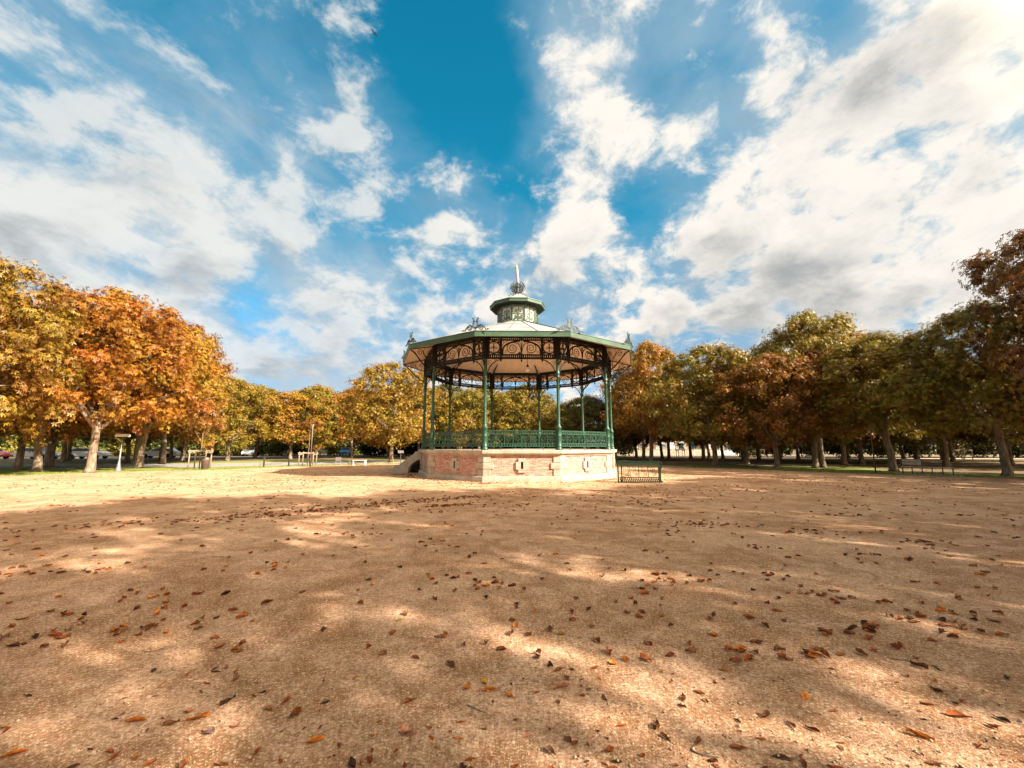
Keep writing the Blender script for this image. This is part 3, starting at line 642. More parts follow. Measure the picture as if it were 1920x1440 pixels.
# trees: x, y, crown shape, width, height, colour, label, group
def tree_table():
    return [
    (-27.6, 19.6, 3, 1.02, 1.06, OG, 'olive-gold chestnut at the far left, crown cut by the picture edge', 'chestnuts along the left edge of the square'),
    (-26.2, 25.9, 0, 1.10, 1.07, OR, 'orange chestnut with the thickest pale leaning trunk, left of the short square-headed lamp', 'chestnuts along the left edge of the square'),
    (-28.4, 31.7, 1, 1.12, 1.08, GO, 'golden-orange chestnut whose pale trunk stands just right of the short lamp', 'chestnuts along the left edge of the square'),
    (-32.6, 38.8, 2, 0.98, 1.27, OB, 'tall olive-brown chestnut closing the right end of the big orange mass', 'chestnuts along the left edge of the square'),
    (-32.7, 47.7, 4, 0.98, 0.86, YG, 'yellow-green rounded chestnut with a slim pale trunk, right after the big orange trees', 'chestnuts along the left edge of the square'),
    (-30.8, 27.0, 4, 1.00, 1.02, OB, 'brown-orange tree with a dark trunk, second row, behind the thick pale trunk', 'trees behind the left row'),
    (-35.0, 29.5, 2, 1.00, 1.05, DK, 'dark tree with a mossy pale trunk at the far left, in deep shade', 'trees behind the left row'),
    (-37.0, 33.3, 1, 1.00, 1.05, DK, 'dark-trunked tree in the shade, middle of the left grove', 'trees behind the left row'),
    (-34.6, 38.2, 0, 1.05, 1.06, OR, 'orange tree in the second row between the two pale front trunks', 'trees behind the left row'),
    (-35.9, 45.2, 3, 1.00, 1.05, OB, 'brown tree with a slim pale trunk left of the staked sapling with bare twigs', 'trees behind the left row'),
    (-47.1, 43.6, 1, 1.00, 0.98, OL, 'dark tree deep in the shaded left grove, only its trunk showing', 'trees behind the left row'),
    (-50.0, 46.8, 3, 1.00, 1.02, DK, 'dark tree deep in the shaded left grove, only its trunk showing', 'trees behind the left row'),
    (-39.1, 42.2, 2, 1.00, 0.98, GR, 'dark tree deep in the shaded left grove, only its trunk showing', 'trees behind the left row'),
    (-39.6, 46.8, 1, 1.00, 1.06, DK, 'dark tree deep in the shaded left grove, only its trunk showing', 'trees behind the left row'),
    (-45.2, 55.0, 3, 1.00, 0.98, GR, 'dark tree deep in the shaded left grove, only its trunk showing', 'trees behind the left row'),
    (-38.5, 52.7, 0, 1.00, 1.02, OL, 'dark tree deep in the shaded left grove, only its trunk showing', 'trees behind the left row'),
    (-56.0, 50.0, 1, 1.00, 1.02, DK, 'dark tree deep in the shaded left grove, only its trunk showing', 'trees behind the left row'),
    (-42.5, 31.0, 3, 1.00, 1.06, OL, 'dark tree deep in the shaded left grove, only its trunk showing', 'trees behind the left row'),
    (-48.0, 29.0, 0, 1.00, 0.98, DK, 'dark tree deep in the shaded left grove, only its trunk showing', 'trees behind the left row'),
    (-28.6, 53.5, 1, 0.95, 0.80, GO, 'gold tree with a slender dark trunk behind the two wooden posts', 'trees at the far end of the square'),
    (-35.0, 56.5, 0, 1.05, 0.90, YG, 'yellow-green tree behind the rounded yellow-green chestnut', 'trees at the far end of the square'),
    (-27.1, 56.5, 2, 1.00, 0.90, OL, 'green-gold tree directly behind the tall thin lamp post', 'trees at the far end of the square'),
    (-22.7, 58.8, 3, 1.05, 0.86, OR, 'orange-brown tree between the tall lamp post and the big golden chestnut', 'trees at the far end of the square'),
    (-25.5, 66.0, 4, 1.05, 1.02, OB, 'tall brown-topped tree rising behind the orange ones at the far end', 'trees at the far end of the square'),
    (-19.3, 64.5, 0, 1.05, 0.98, OR, 'orange-topped tree just left of the big golden chestnut, further away', 'trees at the far end of the square'),
    (-31.8, 66.5, 1, 1.00, 1.05, OR, 'orange tree far behind the wooden posts', 'trees at the far end of the square'),
    (-12.3, 42.2, 2, 1.03, 0.94, GOL, 'big golden chestnut standing alone left of the bandstand, crown down to eye height', 'trees at the far end of the square'),
    (-4.0, 50.5, 4, 0.98, 0.82, OL, 'yellow-green chestnut seen through the middle of the bandstand', 'trees at the far end of the square'),
    (-9.0, 54.0, 1, 1.00, 0.90, GR, 'olive tree seen through the left bay of the bandstand', 'trees at the far end of the square'),
    (1.8, 52.5, 0, 1.00, 0.86, OL, 'gold-green chestnut seen through the bandstand beside its centre right column', 'trees at the far end of the square'),
    (9.3, 50.5, 3, 0.95, 0.72, GR, 'low olive tree seen through the right bay of the bandstand', 'trees at the far end of the square'),
    (-14.0, 62.0, 0, 1.05, 0.90, OL, 'dark tree in the back rows behind the bandstand', 'trees at the far end of the square'),
    (-7.0, 63.0, 1, 1.05, 0.90, GR, 'dark tree in the back rows behind the bandstand', 'trees at the far end of the square'),
    (0.0, 62.0, 2, 1.05, 0.90, GR, 'dark tree in the back rows behind the bandstand', 'trees at the far end of the square'),
    (6.0, 60.0, 3, 1.05, 0.72, OL, 'dark tree in the back rows behind the bandstand', 'trees at the far end of the square'),
    (12.0, 58.5, 4, 1.05, 0.72, GR, 'dark tree in the back rows behind the bandstand', 'trees at the far end of the square'),
    (-12.0, 74.0, 0, 1.05, 0.90, GR, 'dark tree in the back rows behind the bandstand', 'trees at the far end of the square'),
    (-3.0, 73.0, 1, 1.05, 0.90, GR, 'dark tree in the back rows behind the bandstand', 'trees at the far end of the square'),
    (5.0, 71.0, 2, 1.05, 0.72, GR, 'dark tree in the back rows behind the bandstand', 'trees at the far end of the square'),
    (14.6, 43.5, 0, 1.00, 1.16, GO, 'golden-topped tall tree rising just right of the bandstand roof', 'chestnuts along the right edge of the square'),
    (15.4, 48.6, 3, 1.00, 1.00, RB, 'dark russet tree with a broad trunk behind the loose green railing', 'chestnuts along the right edge of the square'),
    (16.9, 34.5, 2, 1.0, 0.94, OL, 'olive-green domed chestnut with a pale trunk at the corner of the gravel', 'chestnuts along the right edge of the square'),
    (21.0, 37.2, 1, 1.00, 0.93, RB, 'red-brown chestnut behind the olive domed one, dark trunk', 'chestnuts along the right edge of the square'),
    (19.4, 30.4, 4, 0.84, 0.77, OB, 'brown low chestnut on the gravel edge, left one of two close dark trunks', 'chestnuts along the right edge of the square'),
    (22.6, 31.0, 1, 0.90, 0.84, OB, 'brown chestnut on the gravel edge, right one of two close dark trunks', 'chestnuts along the right edge of the square'),
    (24.3, 32.6, 0, 1.02, 1.13, OL, 'tall olive-gold chestnut at the left end of the sunlit grass strip', 'chestnuts along the right edge of the square'),
    (28.9, 36.2, 3, 1.00, 1.10, GO, 'gold-edged chestnut whose trunk is lit on its right side, middle of the sunlit grass', 'chestnuts along the right edge of the square'),
    (31.3, 37.2, 2, 1.00, 0.90, OL, 'olive chestnut with a slim half-lit trunk, last on the sunlit grass', 'chestnuts along the right edge of the square'),
    (24.9, 27.2, 1, 1.00, 0.84, OL, 'dark olive chestnut with half-lit trunk just left of the long bench', 'chestnuts along the right edge of the square'),
    (27.2, 22.9, 3, 0.90, 0.90, OL, 'forked olive chestnut right of the long bench, at the picture edge', 'chestnuts along the right edge of the square'),
    (27.9, 18.2, 4, 1.05, 1.20, RB, 'tall russet-brown chestnut cut by the right picture edge', 'chestnuts along the right edge of the square'),
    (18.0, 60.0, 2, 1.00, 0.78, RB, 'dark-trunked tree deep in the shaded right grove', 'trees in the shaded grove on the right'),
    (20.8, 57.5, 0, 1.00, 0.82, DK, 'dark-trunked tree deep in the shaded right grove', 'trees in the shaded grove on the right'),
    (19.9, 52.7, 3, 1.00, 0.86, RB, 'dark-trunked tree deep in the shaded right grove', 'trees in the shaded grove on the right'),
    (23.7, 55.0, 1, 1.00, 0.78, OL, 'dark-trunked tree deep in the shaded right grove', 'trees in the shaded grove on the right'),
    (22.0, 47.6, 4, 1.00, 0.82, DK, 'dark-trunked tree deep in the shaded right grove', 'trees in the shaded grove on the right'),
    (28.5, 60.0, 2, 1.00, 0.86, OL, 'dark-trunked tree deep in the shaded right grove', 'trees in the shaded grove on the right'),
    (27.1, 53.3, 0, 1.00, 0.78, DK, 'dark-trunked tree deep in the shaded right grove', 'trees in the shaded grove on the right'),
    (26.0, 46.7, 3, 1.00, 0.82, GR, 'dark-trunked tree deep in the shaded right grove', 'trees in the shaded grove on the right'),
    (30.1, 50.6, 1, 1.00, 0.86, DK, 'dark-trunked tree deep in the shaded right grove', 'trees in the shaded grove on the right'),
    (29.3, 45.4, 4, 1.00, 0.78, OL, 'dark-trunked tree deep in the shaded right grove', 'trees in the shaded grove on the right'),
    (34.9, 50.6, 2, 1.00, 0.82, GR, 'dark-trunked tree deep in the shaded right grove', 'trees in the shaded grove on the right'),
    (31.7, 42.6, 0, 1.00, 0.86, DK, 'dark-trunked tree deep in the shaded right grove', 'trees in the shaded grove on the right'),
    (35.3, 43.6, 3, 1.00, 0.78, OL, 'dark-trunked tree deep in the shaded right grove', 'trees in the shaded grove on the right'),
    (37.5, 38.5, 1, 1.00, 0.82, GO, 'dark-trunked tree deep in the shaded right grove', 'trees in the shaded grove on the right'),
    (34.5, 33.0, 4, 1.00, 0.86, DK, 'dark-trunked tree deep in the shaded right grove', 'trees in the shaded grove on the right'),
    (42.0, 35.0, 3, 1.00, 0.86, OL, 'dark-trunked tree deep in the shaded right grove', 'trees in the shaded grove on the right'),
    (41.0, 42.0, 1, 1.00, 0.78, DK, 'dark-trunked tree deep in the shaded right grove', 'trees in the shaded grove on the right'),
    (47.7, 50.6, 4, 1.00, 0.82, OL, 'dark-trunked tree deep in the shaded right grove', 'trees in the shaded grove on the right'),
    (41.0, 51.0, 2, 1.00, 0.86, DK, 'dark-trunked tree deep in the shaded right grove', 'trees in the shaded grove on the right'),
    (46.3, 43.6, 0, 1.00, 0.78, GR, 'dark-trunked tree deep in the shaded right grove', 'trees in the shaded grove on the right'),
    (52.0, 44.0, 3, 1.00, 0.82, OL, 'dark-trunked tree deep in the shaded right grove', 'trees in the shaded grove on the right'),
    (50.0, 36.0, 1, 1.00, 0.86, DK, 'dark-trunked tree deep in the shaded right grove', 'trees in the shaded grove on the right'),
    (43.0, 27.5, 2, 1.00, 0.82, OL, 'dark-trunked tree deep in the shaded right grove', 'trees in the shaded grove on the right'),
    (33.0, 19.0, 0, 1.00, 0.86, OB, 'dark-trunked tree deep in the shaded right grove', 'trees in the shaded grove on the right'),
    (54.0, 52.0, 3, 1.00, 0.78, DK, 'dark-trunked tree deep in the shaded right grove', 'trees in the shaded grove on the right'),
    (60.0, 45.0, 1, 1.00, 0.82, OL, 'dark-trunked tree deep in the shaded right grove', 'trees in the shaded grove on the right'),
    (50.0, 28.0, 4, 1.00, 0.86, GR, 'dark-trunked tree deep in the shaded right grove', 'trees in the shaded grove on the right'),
    (13.8, -2.0, 6, 1.20, 1.60, OB, 'chestnut outside the picture shading the gravel', 'trees standing out of frame on the right'),
    (19.5, 1.5, 1, 1.15, 1.52, OB, 'chestnut outside the picture shading the gravel', 'trees standing out of frame on the right'),
    (25.5, 5.0, 3, 1.10, 1.36, OB, 'chestnut outside the picture shading the gravel', 'trees standing out of frame on the right'),
    (28.0, 9.8, 0, 1.05, 1.24, OB, 'chestnut outside the picture shading the gravel', 'trees standing out of frame on the right'),
    (17.5, -8.5, 5, 1.25, 1.60, OB, 'chestnut outside the picture shading the gravel', 'trees standing out of frame on the right'),
    (8.5, -9.5, 5, 1.25, 1.60, OB, 'chestnut outside the picture shading the gravel', 'trees standing out of frame on the right'),
    (25.0, -4.0, 5, 1.20, 1.50, OB, 'chestnut outside the picture shading the gravel', 'trees standing out of frame on the right'),
    (32.0, 1.5, 2, 1.10, 1.30, OB, 'chestnut outside the picture shading the gravel', 'trees standing out of frame on the right'),
    (21.0, -15.0, 5, 1.20, 1.60, OB, 'chestnut outside the picture shading the gravel', 'trees standing out of frame on the right'),
    ]

# ------------------------------------------------------------------ chestnut trees
def crown_mesh(name, seed, H=10.5, Rc=4.5, base=2.7, n_clump=250, per=88, leaf=0.135, open_=0.0, skel=None):
    """leaf clumps spread through the crown's volume; every leaf is a fan of five drooping leaflets"""
    r = np.random.default_rng(seed)
    cen = []
    lob = r.uniform(0, 2*np.pi, 4)
    tries = 0
    while len(cen) < n_clump and tries < 60000:
        tries += 1
        h = r.uniform(0, 1); ang = r.uniform(0, 2*np.pi)
        prof = (1 - abs(h - 0.40) ** 2.1 / (0.60 ** 2.1 if h > .40 else 0.72 ** 2.1)) ** 0.5 if h < 0.995 else 0.05
        prof *= 1 + 0.10*np.sin(3*ang + lob[0] + 4*h) + 0.09*np.sin(5*ang + lob[1] - 6*h) + 0.05*np.sin(9*ang + lob[2])
        q = r.uniform(0, 1) ** (0.30 if r.random() < .8 else .8)
        rad = prof * Rc * q
        p = np.array([rad*np.cos(ang), rad*np.sin(ang), base + h*(H - base)])
        if cen and q > .5 and min(np.sum((np.array(cen[-80:]) - p)**2, axis=1)) < 0.36: continue
        cen.append(p)
    cen = np.array(cen)
    mid_ = np.array([0, 0, base + (H-base)*.42])
    for _ in range(16):                                         # holes where branches or sky show
        a, h = r.uniform(0, 2*np.pi), r.uniform(.05, .85); hp = np.array([Rc*.86*np.cos(a), Rc*.86*np.sin(a), base + h*(H-base)])
        cen = cen[np.sum((cen - hp)**2, axis=1) > r.uniform(.55, 1.0)**2]
    ex = cen[r.choice(len(cen), len(cen)//9)]; ex = mid_ + (ex - mid_)*r.uniform(1.02, 1.11, (len(ex), 1)); cen = np.vstack([cen, ex])   # stray sprigs
    K = len(cen)
    low = cen[:, 2] < base + 1.6
    cen[low, 2] += r.uniform(-.7, .9, low.sum())                # ragged lower edge
    cr = r.uniform(0.36, 0.80, K); ct = r.uniform(0, 1, (K, 2))
    ci = np.repeat(np.arange(K), per); n = len(ci)
    d = r.normal(size=(n, 3)); d[:, 2] = d[:, 2]*0.85 + 0.15; d /= np.linalg.norm(d, axis=1)[:, None]
    out = cen[ci] - np.array([0, 0, base + (H-base)*.40]); out /= np.linalg.norm(out, axis=1)[:, None] + 1e-6
    d = d + out*0.45; d /= np.linalg.norm(d, axis=1)[:, None]
    rr = cr[ci] * np.clip(np.abs(r.normal(0, .78, n)), 0.05, 1.4)
    pos = cen[ci] + d * rr[:, None] * np.array([1.0, 1.0, 0.92])
    # drooping lower edge
    pos[:, 2] -= 0.12 * (rr ** 2)
    ax = d + r.normal(scale=.45, size=(n, 3)); ax[:, 2] += .35; ax /= np.linalg.norm(ax, axis=1)[:, None]
    u = np.cross(ax, r.normal(size=(n, 3))); u /= np.linalg.norm(u, axis=1)[:, None] + 1e-9; w = np.cross(ax, u)
    L = leaf * r.uniform(0.65, 1.15, n); NL = 5
    V = np.empty((n, NL, 4, 3), np.float32)
    droop = r.uniform(0.05, 0.55, n)
    for i in range(NL):
        a = 2*np.pi*i/NL + r.uniform(-.2, .2, n)
        di = u*np.cos(a)[:, None] + w*np.sin(a)[:, None] + ax*0.15
        l = (L * r.uniform(.75, 1.1, n))[:, None]
        mid = pos + di*l*.58; tip = pos + di*l; tip[:, 2] -= droop*L*1.0; mid[:, 2] -= droop*L*.25
        sw = np.cross(di, ax); sw /= np.linalg.norm(sw, axis=1)[:, None] + 1e-9; sw = sw*l*.235
        V[:, i, 0] = pos; V[:, i, 1] = mid + sw; V[:, i, 2] = tip; V[:, i, 3] = mid - sw
    nf = n*NL
    me = bpy.data.meshes.new(name)
    me.vertices.add(nf*4); me.vertices.foreach_set('co', V.reshape(-1))
    me.loops.add(nf*4); me.loops.foreach_set('vertex_index', np.arange(nf*4, dtype=np.int32))
    me.polygons.add(nf); me.polygons.foreach_set('loop_start', np.arange(0, nf*4, 4, dtype=np.int32))
    at = me.attributes.new('leafvar', 'FLOAT_COLOR', 'FACE')
    c = np.ones((n, NL, 4), np.float32)
    c[:, :, 0] = (0.6*ct[ci, 0] + .4*r.random(n))[:, None]; c[:, :, 1] = (.45*ct[ci, 1] + .55*r.random(n))[:, None]; c[:, :, 2] = r.random(n)[:, None]
    at.data.foreach_set('color', c.reshape(-1))
    me.materials.append(M_LEAF); me.update(calc_edges=True); return me, cen
def trunk_mesh(name, seed, cen, fork=2.9, r0=0.20, H=10.5, lean=(0.0, 0.0)):
    r = random.Random(seed); b = MB()
    top = Vector((lean[0], lean[1], fork))
    pts = [Vector((top.x*t*t, top.y*t*t, fork*t)) for t in (0, .04, .12, .3, .5, .7, .85, 1)]
    pts = [p + Vector((r.uniform(-.03, .03), r.uniform(-.03, .03), 0)) for p in pts]
    b.tube(pts, [r0*k for k in (1.6, 1.28, 1.08, .97, .92, .90, .95, 1.0)], 10)
    n = 6
    for i in range(n):
        a = 2*math.pi*i/n + r.uniform(-.4, .4); el = r.uniform(.9, 1.25) if i else 1.5
        ln = (H - fork) * (r.uniform(.55, .8) if i else .88)
        s = top - Vector((0, 0, r.uniform(0.05, .7))); p = s.copy(); seg = [p.copy()]; d = Vector((math.cos(a)*math.cos(el), math.sin(a)*math.cos(el), math.sin(el)))
        for k in range(6):
            d = (d + Vector((r.uniform(-.16, .16) + .10*math.cos(a), r.uniform(-.16, .16) + .10*math.sin(a), -.03))).normalized()
            p = p + d*ln/6; seg.append(p.copy())
        rb = r0*(.62 if i else .8)
        b.tube(seg, [rb*(1 - .15*k) for k in range(7)], 7)
        for j in (2, 3, 4):
            q = seg[j]; dd = (d + Vector((r.uniform(-1, 1), r.uniform(-1, 1), r.uniform(-.3, .5)))).normalized(); sg = [q.copy()]
            for k in range(4): q = q + dd*.62; dd = (dd + Vector((r.uniform(-.25, .25), r.uniform(-.25, .25), r.uniform(-.2, .1)))).normalized(); sg.append(q.copy())
            b.tube(sg, [rb*.42*(1 - .2*k) for k in range(5)], 5)
    return b.mesh(name, M_BARK)
VAR = []
for i, (Rc, base, lean, fork, nc, pc) in enumerate([(4.5, 3.3, (.25, .1), 3.0, 330, 98), (4.2, 3.4, (-.2, .2), 3.3, 310, 98), (4.7, 2.6, (.1, -.2), 2.7, 340, 98), (4.3, 2.9, (-.15, -.2), 3.1, 310, 98), (4.6, 2.8, (.25, .0), 2.9, 320, 98), (4.6, 3.4, (.1, .1), 3.6, 84, 110), (4.6, 6.2, (.1, .1), 5.6, 210, 84)]):
    cm, cen = crown_mesh('crown', 40 + i, Rc=Rc, base=base, n_clump=nc, per=pc)
    VAR.append((cm, trunk_mesh('trunk', 60 + i, cen, fork, .205, 10.5, lean)))
SAP, sc_ = crown_mesh('sapling_crown', 90, H=4.6, Rc=1.15, base=1.7, n_clump=34, per=36, leaf=.22)
SAPT = MB().tube([(0, 0, 0), (.02, 0, .8), (-.02, .02, 2.0), (.03, 0, 3.6)], [.045, .04, .032, .012], 6).tube([(0, 0, 1.9), (.3, .1, 2.5), (.5, .2, 2.9)], [.02, .015, .006], 5).tube([(0, 0, 2.2), (-.3, -.1, 2.8), (-.5, 0, 3.3)], [.02, .014, .006], 5).mesh('sapling_trunk', M_STEM)

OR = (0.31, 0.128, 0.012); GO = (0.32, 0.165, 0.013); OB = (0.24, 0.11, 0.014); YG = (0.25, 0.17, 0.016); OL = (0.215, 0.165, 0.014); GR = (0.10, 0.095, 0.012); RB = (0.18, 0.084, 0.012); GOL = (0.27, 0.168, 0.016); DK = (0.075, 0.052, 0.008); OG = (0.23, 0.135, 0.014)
def tree(x, y, var, sxy, sz, col, label, group, name='chestnut_tree', rz=None):
    r = random.Random(int(x*31 + y*17)); rz = r.uniform(0, 6.28) if rz is None else rz
    t = empty(name, (x, y, -.01), rz, label, 'tree', group)
    c = place('crown', VAR[var][0], t); k = place('trunk', VAR[var][1], t)
    c.scale = (sxy, sxy, sz); k.scale = (.5*sxy + .5, .5*sxy + .5, sz)
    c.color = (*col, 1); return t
for row in tree_table(): tree(*row)

# ------------------------------------------------------------------ young trees in stake guards
def guard(x, y, rz, w, h, label):
    g = empty('tree_guard', (x, y, 0), rz, label, 'tree guard', 'stake guards round young trees')
    for i in (-1, 1):
        for j in (-1, 1):
            MB().lathe([(.045, -.05), (.045, h - .02), (.03, h)], 8).build('stake', M_STAKE, g, (i*w/2, j*w/2, 0))
    for j in (-1, 1):
        MB().box((0, j*(w/2 + .05), h - .10), (w + .18, .03, .10)).build('crossbar', M_STAKE, g)
        MB().box((j*(w/2 + .053), 0, h - .22), (.03, w + .10, .09)).build('crossbar', M_STAKE, g)
    return g
def sapling(x, y, s, col, label):
    t = empty('young_tree', (x, y, 0), rnd.uniform(0, 6), label, 'young tree', 'young trees round the square')
    c = place('crown', SAP, t); c.color = (*col, 1); c.scale = (s, s, s); k = place('trunk', SAPT, t); k.scale = (s, s, s)
guard(-22.6, 30.1, .3, 1.0, 1.38, 'pale stake guard beside the brown litter bin'); sapling(-22.6, 30.1, .95, OB, 'bare-twigged brown young tree in the stake guard beside the litter bin')
guard(-17.5, 35.6, .2, 1.1, 1.15, 'whitish stake guard between the wooden posts and the tall thin pole'); sapling(-17.5, 35.6, .85, OB, 'orange-brown young tree in the guard by the tall thin pole')
guard(56.0, 51.5, .1, 1.1, 1.25, 'stake guard far off at the right, seen beyond the long bench'); sapling(56.0, 51.5, .8, GO, 'golden young tree in the guard beyond the long bench')
guard(25.4, 62.5, .0, .9, 1.2, 'small stake guard in front of the far pale houses')
guard(37.0, 62.0, .0, .9, 1.2, 'faint stake guard in the dark of the right grove')
sapling(-4.7, 38.3, .95, GOL, 'golden young tree seen through the left bay of the bandstand railing')

# ------------------------------------------------------------------ lamps, posts, bin, signs
l = empty('park_lamp', (-25.8, 27.3, 0), .25, 'short park lamp with flat rectangular head and flared base, left side of the square', 'lamp')
MB().lathe([(.19, -.02), (.18, .05), (.11, .30), (.06, .62), (.045, .75), (.04, 1.3), (.028, 1.32), (.028, 2.18)], 12).build('post', M_POLE, l)
hd = MB().box((0, 0, 2.30), (.66, .40, .15)); hd.box((0, 0, 2.395), (.60, .34, .04)); hd.build('lamp_head', M_WHITE, l)
MB().box((0, 0, 2.20), (.62, .36, .045)).build('lamp_tray', M_BLACK, l)
p = empty('metal_pole', (-16.4, 33.8, 0), 0, 'tall thin grey pole with dark foot, left of the golden chestnut', 'pole')
MB().lathe([(.035, .62), (.034, 2.4), (.028, 3.42), (.02, 3.44)], 8).build('shaft', M_POLE, p)
MB().lathe([(.06, -.03), (.06, .60), (.05, .64)], 8).build('foot', M_DPOLE, p)
MB().lathe([(.034, -.05), (.033, 1.5), (.03, 3.1), (.01, 3.12)], 8).build('slim_pole', M_DPOLE, None, (21.75, 24.95, 0)); tag(bpy.data.objects['slim_pole'], 'slim dark pole standing at the gravel edge left of the long bench', 'pole')
def post(x, y, label):
    o = MB().lathe([(.055, -.05), (.055, .60), (.062, .61), (.062, .66), (.03, .70)], 10).build('wooden_post', M_DPOLE, None, (x, y, 0)); tag(o, label, 'post', 'low dark posts on the left verge')
post(-19.8, 33.2, 'low dark post on the verge, nearer the litter bin'); post(-18.3, 34.1, 'low dark post on the verge, next to the whitish stake guard')
b = empty('litter_bin', (-21.6, 29.3, 0), .2, 'brown round litter bin at the gravel edge on the left', 'bin')
MB().lathe([(.20, 0), (.20, .04), (.225, .05), (.255, .66), (.265, .68), (.265, .73), (.235, .73), (.22, .60), (.02, .58)], 16).build('body', M_BIN, b)
MB().lathe([(.02, .60), (.10, .62), (.12, .72), (.08, .80), (.02, .83)], 9, (.07, .02, 0)).build('liner_bag', M_STAKE, b)
s = empty('notice_board', (-15.0, 35.9, 0), .5, 'small dark notice board on two legs by the path, left of the white low bench', 'notice board')
MB().box((0, 0, .52), (.46, .035, .32), tilt=-.25).build('panel', M_DPOLE, s)
for i in (-1, 1): MB().box((i*.19, .02, .2), (.03, .03, .42)).build('leg', M_POLE, s)
w = empty('low_bench', (-13.2, 36.0, 0), -.05, 'white backless low bench on the left verge near the golden chestnut', 'bench')
MB().box((0, 0, .41), (1.15, .36, .06)).build('seat', M_WHITE, w)
for i in (-1, 1): MB().box((i*.5, 0, .18), (.08, .32, .39)).build('leg', M_WHITE, w)
for i, q in enumerate((-.72, -.92)):
    o = MB().tube([(0, -.16, -.02), (0, -.16, .28)] + [(0, -.16*math.cos(R_(a)), .28 + .12*math.sin(R_(a))) for a in (30, 60, 90, 120, 150)] + [(0, .16, .28), (0, .16, -.02)], .022, 6).build('bike_hoop', M_POLE, None, (-13.2 + q, 36.1, 0), .6)
    tag(o, ('dark metal hoop touching the left end of the white low bench', 'outer dark metal hoop left of the white low bench')[i], 'hoop', 'hoops by the low bench')
i_ = empty('lectern_sign', (-10.9, 40.6, 0), .4, 'dark lectern sign with tilted panel beside the golden chestnut trunk', 'sign')
MB().box((0, 0, .5), (.06, .06, 1.04)).build('post', M_DPOLE, i_); MB().box((0, 0, 1.08), (.55, .03, .40), tilt=-.9).build('panel', M_POLE, i_)

# ------------------------------------------------------------------ long bench on the right
bd = Vector((1.4, -1.4, 0)).normalized(); brz = math.atan2(bd.y, bd.x)
sl = MB().box((0, 0, .0), (2.7, .95, .05)).build('bench_slab', M_CONC, None, (23.75, 23.75, 0), brz); tag(sl, 'pale concrete slab under the long bench', 'slab')
be = empty('long_bench', (23.9, 24.0, .025), brz, 'long timber bench with backrest on its left part only, right gravel edge', 'bench')
for j in range(4): MB().box((0, -.20 + j*.13, .40), (2.15, .11, .05)).build('seat_slat', M_WOOD, be)
for j in range(2): MB().box((-.62, .27 + j*.03, .58 + j*.17), (.90, .035, .14), tilt=-.18).build('back_slat', M_WOOD, be)
for x in (-1.05, -.19): MB().tube([(x, .20, .38), (x, .31, .84)], .026, 6).build('back_support', M_DPOLE, be)
for x in (-1.02, -.62, -.2, .2, .62, 1.02):
    for y in (-.2, .2): MB().box((x, y, .185), (.045, .05, .375)).build('leg', M_DPOLE, be)

# ------------------------------------------------------------------ loose railing section by the plinth
g = empty('loose_railing', (5.74, 18.75, 0), .02, 'loose dark green railing section standing on the gravel against the plinth', 'railing')
f = MB(); W2 = .98
f.box((-W2, 0, .46), (.05, .06, .95)); f.box((-W2 + .16, .001, .44), (.04, .045, .90)); f.box((W2 - .08, 0, .40), (.10, .06, .74)); f.box((0, 0, .028), (2*W2 + .02, .09, .05)); f.box((0, 0, .118), (2*W2 - .1, .05, .03)); f.box((0, 0, .225), (2*W2 - .1, .05, .03))
f.tube([(W2 - .10, 0, .92), (W2 - .02, 0, .90), (W2 + .03, 0, .83), (W2 + .02, 0, .70), (W2 - .05, 0, .45), (W2 - .06, 0, .1), (W2 + .06, -.01, .01)], .024, 6)
f.build('frame', M_DARKGREEN, g)
MB().box((-.02, 0, .835), (2*W2 - .14, .035, .17)).box((-.03, 0, .93), (2*W2 - .12, .07, .03)).build('top_panel', M_DARKGREEN, g)
for x in (-.52, -.44, -.04, .38): MB().tube([(x, 0, .24), (x, 0, .75)], .014, 6).build('baluster', M_DARKGREEN, g)
la = MB()
for i in range(22):
    x = -W2 + .10 + i*(2*W2 - .24)/21; la.box((x, 0, .172), (.042, .02, .078)); la.box((x + .02, 0, .078), (.042, .02, .05))
la.build('lattice', M_DARKGREEN, g)
sc = MB()
for x in (-.70, -.25, .17, .60): sc.bar(spiral(x, .55, .13, .02, 60, 1.7), .016, .016); sc.bar(spiral(x + .08, .36, .07, .02, 60, -1.4), .014, .016)
sc.build('scrollwork', M_DARKGREEN, g)

